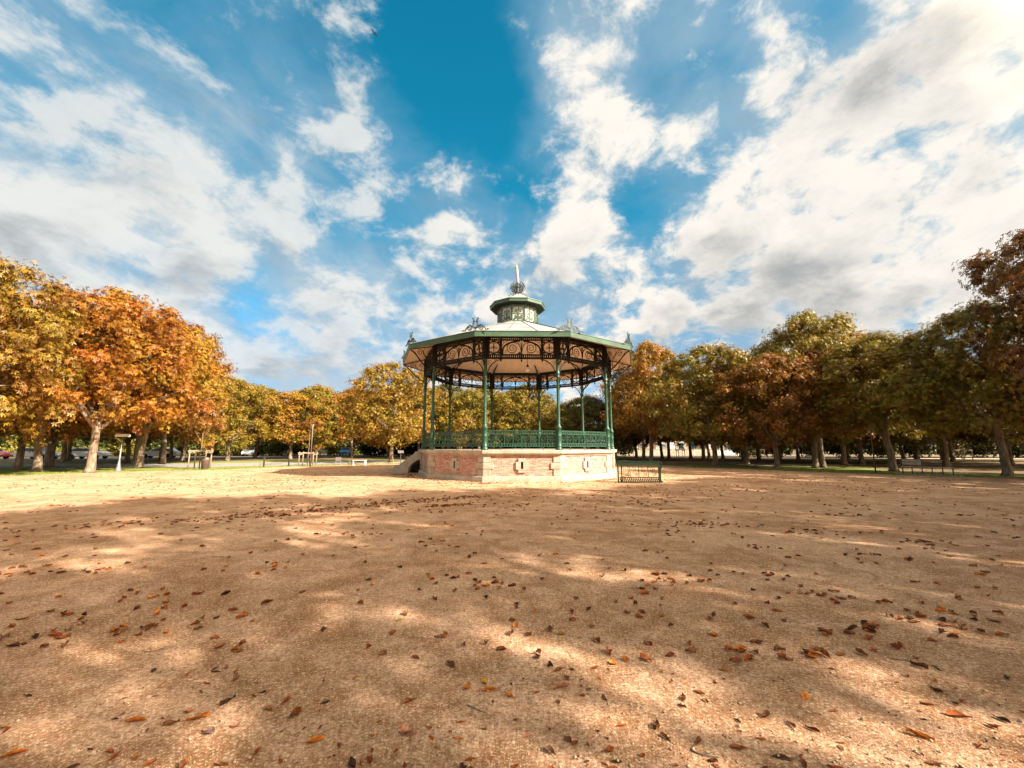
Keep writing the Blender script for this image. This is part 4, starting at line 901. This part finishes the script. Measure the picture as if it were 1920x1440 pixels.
# ------------------------------------------------------------------ far shrubs and hedges
def leaf_block(name, seed, L, D, H, n_clump, per, leaf=.22, round_=False):
    r = np.random.default_rng(seed)
    c = r.uniform(-1, 1, (n_clump, 3)); 
    if round_: c /= np.maximum(1, np.linalg.norm(c, axis=1))[:, None]
    ci = np.repeat(np.arange(n_clump), per); n = len(ci)
    pos = c[ci]*np.array([L/2 - .25, D/2 - .2, H/2 - .15]) + r.normal(scale=.20, size=(n, 3)); pos[:, 2] = np.abs(pos[:, 2] + H/2)
    d = r.normal(size=(n, 3)); d[:, 2] = abs(d[:, 2]) + .2; d /= np.linalg.norm(d, axis=1)[:, None]
    t = np.cross(d, r.normal(size=(n, 3))); t /= np.linalg.norm(t, axis=1)[:, None] + 1e-9; u = np.cross(d, t)
    l = leaf*r.uniform(.6, 1.2, n)[:, None]
    V = np.stack([pos, pos + t*l*.55 + u*l*.28, pos + t*l, pos + t*l*.55 - u*l*.28], 1).astype(np.float32)
    me = bpy.data.meshes.new(name); me.vertices.add(n*4); me.vertices.foreach_set('co', V.reshape(-1)); me.loops.add(n*4); me.loops.foreach_set('vertex_index', np.arange(n*4, dtype=np.int32))
    me.polygons.add(n); me.polygons.foreach_set('loop_start', np.arange(0, n*4, 4, dtype=np.int32))
    at = me.attributes.new('leafvar', 'FLOAT_COLOR', 'FACE'); at.data.foreach_set('color', np.column_stack([r.random(n), r.random(n), r.random(n)*.85, np.ones(n)]).astype(np.float32).reshape(-1))
    me.materials.append(M_LEAF); me.update(calc_edges=True); return me
HEDGE = leaf_block('hedge_foliage', 5, 9.0, 1.3, 1.25, 420, 16, .24); SHRUB = leaf_block('shrub_foliage', 6, 6.5, 4.0, 4.4, 420, 20, .34, True)
def hedge(x, y, rz, col, label, g='clipped hedges along the far road', sz=1.0):
    o = place('hedge', HEDGE, None, (x, y, 0), rz); o.scale = (1, 1, sz); o.color = (*col, 1); tag(o, label, 'hedge', g)
def shrub(x, y, s, sz, col, label, g='bushy evergreens behind the trees'):
    o = place('shrub', SHRUB, None, (x, y, 0), rnd.uniform(0, 6)); o.scale = (s, s, sz); o.color = (*col, 1); tag(o, label, 'shrub', g)
HG = (.26, .23, .035); SG = (.085, .105, .022)
for i in range(9):
    x = -112 + i*8.6; y = 58 + max(0, i - 5)*3.6 + i*.7
    hedge(x, y + 3, .08 + (.32 if i > 4 else 0), HG, 'yellow-green clipped hedge on the far side of the road, behind the parked cars')
for i in range(8): hedge(-33 + i*8.7, 82.5 + i*.5, .06, HG, 'low clipped hedge far beyond the golden chestnut and the bandstand')
for i in range(26):
    x = -125 + i*5.2; y = 68 + max(0, (x + 60))*.22 + rnd.uniform(-1, 1); shrub(x, y, 1.05, rnd.uniform(.9, 1.25), SG if i % 3 else HG, 'green bush filling the gap behind the far hedge')
for i in range(11):
    x = -22 + i*4.4
    if 20 < x < 44: continue
    shrub(x, 68 + rnd.uniform(-1, 1), 1.1, 1.1, (.06, .068, .014), 'dark bush closing the far end of the park')
for i in range(15): shrub(36 + i*4.6, 63.5 - i*.55 + rnd.uniform(-.8, .8), 1.05, rnd.uniform(1.1, 1.5), (.05, .052, .014), 'dark evergreen bush behind the right grove')
for i in range(7): shrub(84 + i*4.0, 54 - i*6.0, 1.1, 1.25, (.05, .052, .014), 'dark evergreen bush behind the right grove')
o = place('shrub', SHRUB, None, (-9.9, 41.3, 0), 1); o.scale = (.24, .24, .16); o.color = (.22, .13, .03, 1); tag(o, 'small olive bush on the lawn beside the lectern sign', 'shrub')

# ------------------------------------------------------------------ houses beyond the right grove
def house(x, y, rz, w, h, wall, label, doors, wins):
    m = simple('house_wall', wall, .9, vary=.12, scale=.6)
    hs = empty('house', (x, y, 0), rz, label, 'house', 'houses beyond the right grove')
    D = 8
    MB().box((0, D/2, h/2), (w, D, h)).build('wall', m, hs)
    MB().prism([(-w/2 - .3, h), (w/2 + .3, h), (w/2 + .3, h + .12), (0, h + 3.2), (-w/2 - .3, h + .12)], -.35, D + .35).build('roof', simple('roof_tile', (.20, .085, .05), .85, vary=.2, scale=2), hs)
    for u in doors:
        f = MB().box((u, -.03, 1.08), (1.15, .10, 2.2)).build('door', M_WHITE, hs); MB().box((u, -.09, 1.02), (.9, .03, 1.95)).build('door_leaf', M_POLE, f)
    for u, z in wins:
        f = MB().box((u, -.03, z), (1.2, .10, 1.45)).build('window', M_WHITE, hs); MB().box((u, -.085, z), (1.0, .03, 1.25)).build('pane', M_CARGLASS, f)
        for sg in (-1, 1): MB().box((u + sg*.85, -.04, z), (.45, .06, 1.45)).build('shutter', M_STAKE, f)
house(22.5, 80, -.05, 9, 5.6, (.50, .36, .26), 'peach-walled house beyond the grove, left of the others', [2.6], [(-2.8, 1.6), (0, 1.6), (-2.8, 4.3), (0, 4.3), (2.8, 4.3)])
house(32.5, 81, .0, 8.5, 5.4, (.60, .52, .44), 'cream-walled house beyond the grove, middle one with a white door', [-2.6], [(.6, 1.6), (3, 1.6), (-2.4, 4.2), (.6, 4.2), (3, 4.2)])
house(42.5, 80, .04, 9, 5.2, (.66, .60, .54), 'whitish house beyond the grove, nearest the pale-trunked olive chestnut', [3.2], [(-3, 1.6), (-.4, 1.6), (-3, 4), (-.4, 4), (2.6, 4)])
gw = MB().box((0, 0, .55), (16, .25, 1.1)).box((0, 0, 1.13), (16.1, .34, .07)).build('garden_wall', M_STONE, None, (29, 74.6, 0), .0); tag(gw, 'low pale garden wall in front of the far houses', 'wall')

# ------------------------------------------------------------------ parked cars
def car_proto(name, van=False):
    if van: side = [(-2.3, .35), (-2.35, .9), (-2.3, 2.0), (-2.1, 2.18), (1.0, 2.2), (1.35, 2.05), (1.85, 1.28), (2.3, 1.1), (2.4, .75), (2.38, .35)]; gl = [(1.05, 1.3), (1.08, 1.95), (1.3, 1.92), (1.72, 1.3)]
    else: side = [(-2.05, .32), (-2.12, .62), (-2.05, .92), (-1.75, 1.0), (-1.35, 1.36), (-.95, 1.46), (.25, 1.44), (.95, 1.02), (1.7, .88), (2.05, .72), (2.12, .48), (2.05, .32)]; gl = [(-1.42, 1.0), (-1.2, 1.30), (-.9, 1.38), (.2, 1.36), (.72, 1.02)]
    hw = .86 if not van else .95
    b = MB(); secs = [(-hw, .93), (-hw*.94, 1.0), (hw*.94, 1.0), (hw, .93)]; cz = .6; n = len(side); vs = []
    for y, k in secs: vs += [(u*k, y, cz + (v - cz)*k) for u, v in side]
    b.add(vs, [(i*n + j, i*n + (j + 1) % n, (i + 1)*n + (j + 1) % n, (i + 1)*n + j) for i in range(3) for j in range(n)] + [tuple(range(n)), tuple(range(3*n, 4*n))[::-1]])
    body = b.mesh('car_body', simple('car_paint', (.5, .5, .5), .25, vary=.02)); win = []
    for sg in (-1, 1): win.append(MB().prism([(u, v) for u, v in gl], sg*(hw + .004), sg*(hw - .03)).mesh('window', M_CARGLASS))
    if van: wsn = MB().add([(1.42, -.8, 2.0), (1.42, .8, 2.0), (1.88, .84, 1.32), (1.88, -.84, 1.32)], [(0, 1, 2, 3)])
    else: wsn = MB().add([(.32, -.66, 1.43), (.32, .66, 1.43), (.97, .74, 1.05), (.97, -.74, 1.05)], [(0, 1, 2, 3)])
    ws = wsn.mesh('windscreen', M_CARGLASS)
    ty = MB().lathe([(.20, -.10), (.30, -.10), (.32, -.07), (.32, .07), (.30, .10), (.20, .10)], 16).mesh('tyre', M_TYRE); ri = MB().lathe([(.02, -.085), (.20, -.08), (.20, .08), (.02, .085)], 12).mesh('rim', M_RIM); hl = MB().box((0, 0, 0), (.06, .30, .12)).mesh('headlight', M_LIGHT)
    r = empty(name)
    place('body', body, r)
    for i, wm in enumerate(win): place('window', wm, r)
    place('windscreen', ws, r)
    for u in (-1.28, 1.32):
        for sg in (-1, 1): t = place('wheel', ty, r, (u, sg*(hw - .08), .32), rot=(math.pi/2, 0, 0)); place('rim', ri, t)
    for sg in (-1, 1): place('headlight', hl, r, ((2.08 if not van else 2.36), sg*.58, .66))
    return r
PAINT = {}
def car(proto, first, x, y, rz, col, label):
    r = proto if first else copy_tree(proto)
    r.location = (x, y, 0); r.rotation_euler = (0, 0, rz); tag(r, label, 'car', 'cars parked along the far road')
    for c in r.children:
        if c.name.startswith('body'):
            if col not in PAINT: PAINT[col] = simple('car_paint', col, .22, vary=.02)
            c.data = c.data.copy(); c.data.materials[0] = PAINT[col]
PC = car_proto('parked_car'); PV = car_proto('parked_van', True)
WH = (.75, .74, .72)
car(PC, False, -66, 52.2, .1, (.45, .03, .02), 'red car at the far left edge, half hidden by dark trunks')
car(PC, False, -55.3, 54.2, .2, WH, 'white car left of the thick pale leaning trunk')
car(PC, False, -48.6, 57.2, 3.5, WH, 'white car seen behind the short square-headed lamp')
car(PC, False, -60.8, 53.2, .1, (.52, .50, .48), 'pale grey car in the gap between the dark trunks at far left')
car(PC, False, -44.5, 70.5, -1.25, (.42, .44, .46), 'silver car beyond the yellow-green chestnut')
car(PV, True, -40.6, 74.0, -1.30, (.50, .51, .50), 'pale van in the shade beyond the two low posts')
car(PC, True, -29.6, 74.0, -1.35, (.03, .22, .55), 'bright blue car beyond the small notice board')
car(PV, False, -34.0, 75.0, -1.3, WH, 'white van left of the blue car')
car(PC, False, -24.5, 75.0, -1.4, WH, 'white car behind the trunks left of the golden chestnut')

# ------------------------------------------------------------------ bird high in the sky
bb = MB(); ring_ = [(-.30, .0), (-.22, .03), (-.05, .07), (.12, .065), (.24, .04), (.30, .045), (.34, .03), (.40, .0)]
bb.tube([(u, 0, 0) for u, r in ring_], [max(r, .006) for u, r in ring_], 8)
bird = bb.build('bird', simple('dark_feathers', (.03, .026, .024), .8), None, (-16.3, 41.6, 50.0), rot=(.25, -.12, 2.4)); bird.scale = (.7, .7, .7)
tag(bird, 'dark bird gliding high in the blue gap of the sky', 'bird')
for sg in (-1, 1):
    wg = MB(); ed = [(.10, .04, .02), (.16, .25, .12), (.10, .50, .15), (-.02, .72, .10)]; bk = [(-.10, .04, .015), (-.12, .26, .10), (-.14, .50, .125), (-.10, .70, .09)]
    vs = [(x, sg*y, z + .012) for x, y, z in ed] + [(x, sg*y, z + .012) for x, y, z in bk] + [(x, sg*y, z - .012) for x, y, z in ed] + [(x, sg*y, z - .012) for x, y, z in bk]
    fs = []
    for i in range(3): fs += [(i, i + 1, i + 5, i + 4), (i + 8, i + 12, i + 13, i + 9)]
    fs += [(i, i + 8, i + 9, i + 1) for i in range(3)] + [(i + 4, i + 5, i + 13, i + 12) for i in range(3)] + [(3, 11, 15, 7), (0, 4, 12, 8)]
    wg.add(vs, fs).build('wing', bpy.data.materials['dark_feathers'], bird)
MB().add([(-.28, -.03, .0), (-.28, .03, 0), (-.48, .10, 0), (-.48, -.10, 0), (-.28, -.03, .012), (-.28, .03, .012), (-.48, .10, .008), (-.48, -.10, .008)], [(0, 1, 2, 3), (4, 7, 6, 5), (0, 4, 5, 1), (1, 5, 6, 2), (2, 6, 7, 3), (3, 7, 4, 0)]).build('tail', bpy.data.materials['dark_feathers'], bird)

# ------------------------------------------------------------------ fallen leaves, litter and grit on the gravel
LEAFCOL = {'orange': (.42, .13, .018), 'rust': (.24, .065, .018), 'brown': (.17, .07, .028), 'dark': (.065, .032, .018), 'pink': (.42, .21, .13), 'yellow': (.46, .24, .03), 'mauve': (.20, .12, .11), 'green': (.20, .22, .035)}
def dead_leaf_mat():
    m, N, bs = newmat('dead_leaf'); oi = N.new('ShaderNodeObjectInfo'); at = N.new('ShaderNodeAttribute', attribute_name='leafvar'); co = obj_co(N)
    n = N.noise(co, 30, 5, 0.65)
    base = N.mix(at.outputs['Alpha'], at.outputs['Color'], oi.outputs['Color'])
    c = N.mix(N.rng(n, .35, .7), N.mix(1.0, base, (.45, .38, .35), 'MULTIPLY'), N.mix(1.0, base, (1.25, 1.2, 1.1), 'MULTIPLY'))
    N.l.new(c, bs.inputs['Base Color']); bs.inputs['Roughness'].default_value = .75; bs.inputs['Specular IOR Level'].default_value = .08; return m
M_DLEAF = dead_leaf_mat()
def leaf_grid(r, L, W, curl, roll, twist, nu=9, nv=5, jag=.08):
    """one curled, toothed leaf as a grid of points"""
    pts = np.zeros((nu, nv, 3)); teeth = 1 + jag*np.array([r.uniform(-1, 1) for _ in range(nu)])
    for i in range(nu):
        t = i/(nu - 1); wd = W*(math.sin(math.pi*t**1.25)**.8 if 0 < t < 1 else .04)*teeth[i]
        for j in range(nv):
            s = (j/(nv - 1) - .5)*2
            x = (t - .5)*L; y = s*wd/2; z = abs(s)**1.5*roll*wd + curl*L*(t - .45)**2*2.2 + twist*s*(t - .5)*W + .012*L*r.uniform(-1, 1)
            pts[i, j] = (x + .02*L*abs(s), y*(1 - .25*abs(roll)), z)
    pts[:, :, 2] -= pts[:, :, 2].min() - .001
    return pts
def leaf_mesh_obj(seed, **k):
    r = random.Random(seed); p = leaf_grid(r, **k); nu, nv = p.shape[:2]; b = MB()
    b.add(p.reshape(-1, 3), [(i*nv + j, i*nv + j + 1, (i + 1)*nv + j + 1, (i + 1)*nv + j) for i in range(nu - 1) for j in range(nv - 1)], 0, True)
    mid = p[:, nv//2].copy(); mid[:, 2] += .0012
    b.tube([tuple(mid[i]) for i in range(nu)], [.0016]*nu, 4)
    b.tube([tuple(mid[0]), (mid[0][0] - .02, mid[0][1] + .004, mid[0][2] + .004), (mid[0][0] - .042, mid[0][1] + .012, .003)], [.0016, .0013, .0012], 4)
    me = b.mesh('fallen_leaf', M_DLEAF, fix=False); at = me.attributes.new('leafvar', 'FLOAT_COLOR', 'POINT')
    at.data.foreach_set('color', np.tile(np.array([0, 0, 0, 1], np.float32), len(me.vertices))); return me
LV = [leaf_mesh_obj(1, L=.115, W=.052, curl=.06, roll=.18, twist=.1), leaf_mesh_obj(2, L=.10, W=.05, curl=.16, roll=.4, twist=.3), leaf_mesh_obj(3, L=.125, W=.048, curl=.10, roll=.55, twist=-.3),
      leaf_mesh_obj(4, L=.085, W=.058, curl=.12, roll=.35, twist=.5), leaf_mesh_obj(5, L=.11, W=.06, curl=.25, roll=.25, twist=-.6), leaf_mesh_obj(6, L=.075, W=.05, curl=.3, roll=.5, twist=.2), leaf_mesh_obj(7, L=.13, W=.04, curl=.15, roll=.6, twist=.6)]
taken = []
def leaf(x, y, v, col, s, rz, label, grp='fallen leaves on the gravel'):
    r = random.Random(int(x*977 + y*131))
    o = place('fallen_leaf', LV[v], None, (x, y, -.003), rot=(r.uniform(-.12, .12), r.uniform(-.12, .12), rz)); o.scale = (s*.9, s*.9, s*r.uniform(.45, 1.0))
    c = LEAFCOL[col]; k = r.uniform(.7, 1.5); o.color = (c[0]*k, c[1]*k, c[2]*k, 1); tag(o, label, 'fallen leaf', grp); taken.append((x, y))
for a in [(-1.09, 2.52, 0, 'orange', 1.0, .5, 'bright orange flat leaf lying lowest in the picture, left of centre'), (-.60, 2.58, 4, 'pink', 1.1, 2.7, 'large pale pink leaf near the bottom centre'),
          (-1.31, 2.74, 3, 'rust', 1.15, 1.2, 'round rust-brown leaf just above the bright orange one'), (-.19, 3.09, 4, 'yellow', .85, 2.0, 'upright yellow-orange leaf at bottom centre, topmost of its little cluster'),
          (-.15, 2.99, 2, 'orange', .95, .1, 'long yellow-orange boat-shaped leaf in the bottom centre cluster'), (-.02, 2.93, 1, 'orange', .75, 2.5, 'small folded orange leaf right of the boat-shaped one'),
          (.42, 3.80, 3, 'yellow', .9, .3, 'bright yellow-orange leaf on shaded gravel right of centre'), (-.74, 3.42, 1, 'rust', .9, 2.6, 'folded rust leaf standing alone above the bottom centre'),
          (1.22, 3.44, 3, 'rust', 1.05, .2, 'broad rust leaf with two raised tips, right of centre'), (1.90, 2.92, 0, 'orange', 1.0, .9, 'flat orange leaf on the lower right'),
          (1.52, 2.72, 5, 'brown', 1.0, .3, 'dark curled lump of leaf at the lower right'), (2.28, 2.55, 6, 'orange', 1.0, 2.5, 'long orange leaf in the sunlit streak at the lower right corner'),
          (2.68, 2.72, 2, 'rust', 1.05, 2.8, 'long red-brown leaf at the right edge'), (-3.45, 4.78, 4, 'rust', 1.2, 1.1, 'large red-brown leaf standing up at the left middle'),
          (-2.22, 2.68, 2, 'orange', 1.0, .2, 'orange leaf third up from the bottom left corner'), (-1.87, 2.70, 6, 'orange', 1.0, .6, 'spiky orange leaf left of the bright flat one'),
          (-1.72, 2.58, 3, 'mauve', .9, .1, 'mauve-grey flat leaf near the bottom left'), (1.22, 2.47, 0, 'rust', .9, 2.9, 'flat rust leaf at the bottom right of centre'),
          (.20, 2.44, 1, 'pink', .9, 2.3, 'crumpled pink-brown leaf at the bottom centre'), (.33, 3.02, 2, 'pink', 1.15, .3, 'pale pinkish leaf in the sunlit patch right of the cluster'),
          (-4.6, 4.12, 6, 'rust', 1.0, .2, 'twisted rust leaf near the left edge'), (-1.06, 4.10, 0, 'green', .8, .4, 'single green leaf lying left of centre'),
          (-1.92, 3.12, 3, 'pink', 1.0, 1.9, 'pinkish round leaf, one of a touching pair, left of centre'), (-2.62, 2.42, 2, 'orange', 0.95, .5, 'glowing orange leaf in the bottom left corner'),
          (3.0, 3.9, 6, 'dark', 1.2, .2, 'long dark leaf on the right, lying across the gravel'), (-1.8, 2.86, 4, 'dark', .9, 1.0, 'blackish leaf above the mauve-grey one')]: leaf(*a)
KIND = [('rust', 'small rust-brown fallen leaf on the shaded gravel'), ('brown', 'dull brown fallen leaf on the shaded gravel'), ('dark', 'blackish dried fallen leaf on the shaded gravel'), ('orange', 'small orange fallen leaf on the shaded gravel'), ('pink', 'pale pinkish-brown fallen leaf on the shaded gravel')]
rl = random.Random(21); cand = []
while len(cand) < 1500:
    y = 2.3 + 19*rl.random()**1.6; x = rl.uniform(-1.32, 1.32)*y
    if rl.random() < .16 and y < 12:                        # little drifts
        for _ in range(rl.randint(2, 8)): cand.append((x + rl.gauss(0, .22), y + rl.gauss(0, .12)))
    cand.append((x, y))
def wind_rows(n):
    out = []
    for x0, y0, x1, y1, k, sx in [(-6.2, 9.6, -3.2, 12.2, 190, .35), (-3.2, 12.2, -1.2, 13.6, 150, .3), (-9.5, 8.2, -6.2, 9.6, 60, .35), (-2.2, 11.4, -1.4, 11.7, 70, .2), (-15.5, 20.2, -8.6, 19.6, 90, .25), (-1.4, 18.0, -1.0, 18.1, 35, .1), (-7.0, 24.1, -4.4, 23.6, 120, .3), (-7, 11, 6, 13.5, 160, 1.6), (3.5, 9.2, 4.6, 8.6, 40, .25), (0, 14, 12, 15, 90, 1.5)]:
        for _ in range(k): t = rl.random(); out.append((x0 + (x1 - x0)*t + rl.gauss(0, sx), y0 + (y1 - y0)*t + rl.gauss(0, sx*.6)))
    return out
cand.sort(key=lambda p: p[1])
near, rest, nk = [], [], 0
for x, y in cand:
    if any((x - a)**2 + (y - b)**2 < .012 for a, b in taken[:30]): continue
    if nk < 272 and abs(x) < 1.27*y + .1:
        nk += 1; u = rl.random(); ki = 0 if u < .40 else 1 if u < .68 else 2 if u < .80 else 3 if u < .91 else 4
        leaf(x, y, rl.randrange(7), KIND[ki][0], rl.choice([.22, .3, .35, .4, .5, .6, .8]), rl.uniform(0, 6.28), KIND[ki][1])
    else: rest.append((x, y))
rest += wind_rows(1)
for _ in range(1500):
    y = 15 + 26*rl.random(); x = rl.uniform(-1.2, 1.1)*y; rest.append((x, y))
for _ in range(230):                                        # leaves blown against the plinth
    a_ = rl.uniform(-2.9, .3); q_ = 6.02 + abs(rl.gauss(0, .22)); rest.append((BX + q_*math.cos(a_), BY + q_*math.sin(a_)))
V = []; Fc = []; Cc = []
for x, y in rest:
    if (x - BX)**2 + (y - BY)**2 < 35.3: continue
    r = rl; g = leaf_grid(r, L=.10*r.uniform(.4, 1.1), W=.06, curl=r.uniform(.03, .25), roll=r.uniform(.15, .5), twist=r.uniform(-.5, .5), nu=4, nv=3)
    a = r.uniform(0, 6.28); ca, sa = math.cos(a), math.sin(a); b0 = len(V)
    for q in g.reshape(-1, 3): V.append((x + q[0]*ca - q[1]*sa, y + q[0]*sa + q[1]*ca, q[2] - .003))
    for i in range(3):
        for j in range(2): Fc.append((b0 + i*3 + j, b0 + i*3 + j + 1, b0 + i*3 + j + 4, b0 + i*3 + j + 3))
    u = r.random(); c = LEAFCOL['rust' if u < .36 else 'brown' if u < .70 else 'dark' if u < .82 else 'orange']; k = r.uniform(.7, 1.6)
    Cc += [(c[0]*k, c[1]*k, c[2]*k, 0)]*12
me = bpy.data.meshes.new('leaf_litter'); me.from_pydata(V, [], Fc); me.materials.append(M_DLEAF)
at = me.attributes.new('leafvar', 'FLOAT_COLOR', 'POINT'); at.data.foreach_set('color', np.array(Cc, np.float32).reshape(-1))
tag(place('leaf_litter', me), 'scattered brown leaf litter drifting across the far gravel', 'leaf litter', kind='stuff')

# grit and small stones
rg = np.random.default_rng(3); n = 16000
yy = 2.2 + 9.5*rg.random(n)**1.9; xx = rg.uniform(-1.33, 1.33, n)*yy; ss = rg.choice([.003, .004, .0055, .008, .012], n, p=[.36, .34, .20, .08, .02])
oct_ = np.array([(1, 0, 0), (0, 1, 0), (-1, 0, 0), (0, -1, 0), (.1, .1, .75), (0, 0, -.6)]); of = np.array([(0, 1, 4), (1, 2, 4), (2, 3, 4), (3, 0, 4), (1, 0, 5), (2, 1, 5), (3, 2, 5), (0, 3, 5)])
Vp = (oct_[None]*(ss[:, None, None]*rg.uniform(.7, 1.3, (n, 6, 1)))); an = rg.uniform(0, 6.28, n); ca, sa = np.cos(an)[:, None], np.sin(an)[:, None]
Vp = np.stack([Vp[:, :, 0]*ca - Vp[:, :, 1]*sa + xx[:, None], Vp[:, :, 0]*sa + Vp[:, :, 1]*ca + yy[:, None], Vp[:, :, 2] + ss[:, None]*.35 - .004], 2)
me = bpy.data.meshes.new('gravel_stones'); me.vertices.add(n*6); me.vertices.foreach_set('co', Vp.astype(np.float32).reshape(-1))
fi = (of[None] + (np.arange(n)*6)[:, None, None]).astype(np.int32); me.loops.add(n*24); me.loops.foreach_set('vertex_index', fi.reshape(-1)); me.polygons.add(n*8); me.polygons.foreach_set('loop_start', np.arange(0, n*24, 3, dtype=np.int32))
me.materials.append(simple('pebble', (.40, .27, .155), .8, vary=.85, scale=70)); me.update(calc_edges=True)
tag(place('gravel_stones', me), 'loose pale grit and small stones on the near gravel', 'grit', kind='stuff')

# grass blades along the ragged edge of the gravel
rb = np.random.default_rng(9); segs = [((-38, 12), (-28, 22.6)), ((-28, 22.6), (-25.5, 26.9)), ((-25.5, 26.9), (-20.6, 28.9)), ((-20.6, 28.9), (-17.5, 34)), ((-17.5, 34), (-14.5, 36.5)), ((-14.5, 36.5), (-8.4, 40.6)), ((13.6, 35), (19.3, 27)), ((19.3, 27), (22.3, 23.9)), ((22.3, 23.9), (25.9, 21.1)), ((25.9, 21.1), (36, 16.5))]
B = []
for p, q in segs:
    p, q = np.array(p), np.array(q); L = np.linalg.norm(q - p); k = int(L*190); t = rb.random(k)[:, None]; nr = np.array([-(q - p)[1], (q - p)[0]])/L
    B.append(p + (q - p)*t + nr*rb.normal(.05, .22, (k, 1)) + nr*.12)
B = np.vstack(B); n = len(B); a = rb.uniform(0, 6.28, n); h = rb.uniform(.03, .12, n); w = .012
V3 = np.zeros((n, 3, 3), np.float32); V3[:, 0, :2] = B + np.stack([np.cos(a), np.sin(a)], 1)*w; V3[:, 1, :2] = B - np.stack([np.cos(a), np.sin(a)], 1)*w; V3[:, 2, :2] = B + rb.normal(0, .03, (n, 2)); V3[:, 2, 2] = h; V3[:, :2, 2] = -.01
me = bpy.data.meshes.new('grass_tufts'); me.vertices.add(n*3); me.vertices.foreach_set('co', V3.reshape(-1)); me.loops.add(n*3); me.loops.foreach_set('vertex_index', np.arange(n*3, dtype=np.int32)); me.polygons.add(n); me.polygons.foreach_set('loop_start', np.arange(0, n*3, 3, dtype=np.int32))
me.materials.append(simple('grass_blade', (.14, .165, .025), .7, vary=.35, scale=1.2)); me.update(calc_edges=True)
tag(place('grass_tufts', me), 'short grass tufts along the edge of the gravel', 'grass', kind='stuff')

# dropped twigs
tw = random.Random(4)
for i, (x, y, a, L, c, lab) in enumerate([(-.28, 2.83, -.35, .14, 'b', 'thin dark twig right of the large pale pink leaf'), (.02, 3.05, .3, .08, 'w', 'short whitish stick on the gravel at bottom centre'), (.95, 2.45, -.6, .16, 'b', 'dark twig at the bottom right of centre'), (-2.9, 3.5, .2, .20, 'b', 'forked brown twig lying at the lower left'), (2.9, 3.4, -.4, .18, 'b', 'thin brown twig on the lower right gravel'), (-4.4, 6.3, .1, .28, 'b', 'long dark twig on the shaded gravel far left'), (3.3, 5.8, -.2, .22, 'b', 'dark twig on the gravel right of centre')]):
    p = [Vector((0, 0, .004))]; d = Vector((1, 0, 0))
    for k in range(5): d = (d + Vector((0, tw.uniform(-.25, .25), tw.uniform(-.05, .06)))).normalized(); p.append(p[-1] + d*L/5); p[-1].z = max(.003, p[-1].z)
    b = MB().tube(p, [.004, .0038, .0034, .003, .0026, .0018], 5)
    if L > .15: b.tube([p[2], p[2] + Vector((.03, .025, .004)), p[2] + Vector((.055, .055, .003))], [.0024, .002, .0014], 5)
    tag(b.build('twig', M_STEM if c == 'b' else M_STAKE, None, (x, y, -.003), a), lab, 'twig', 'twigs on the gravel')
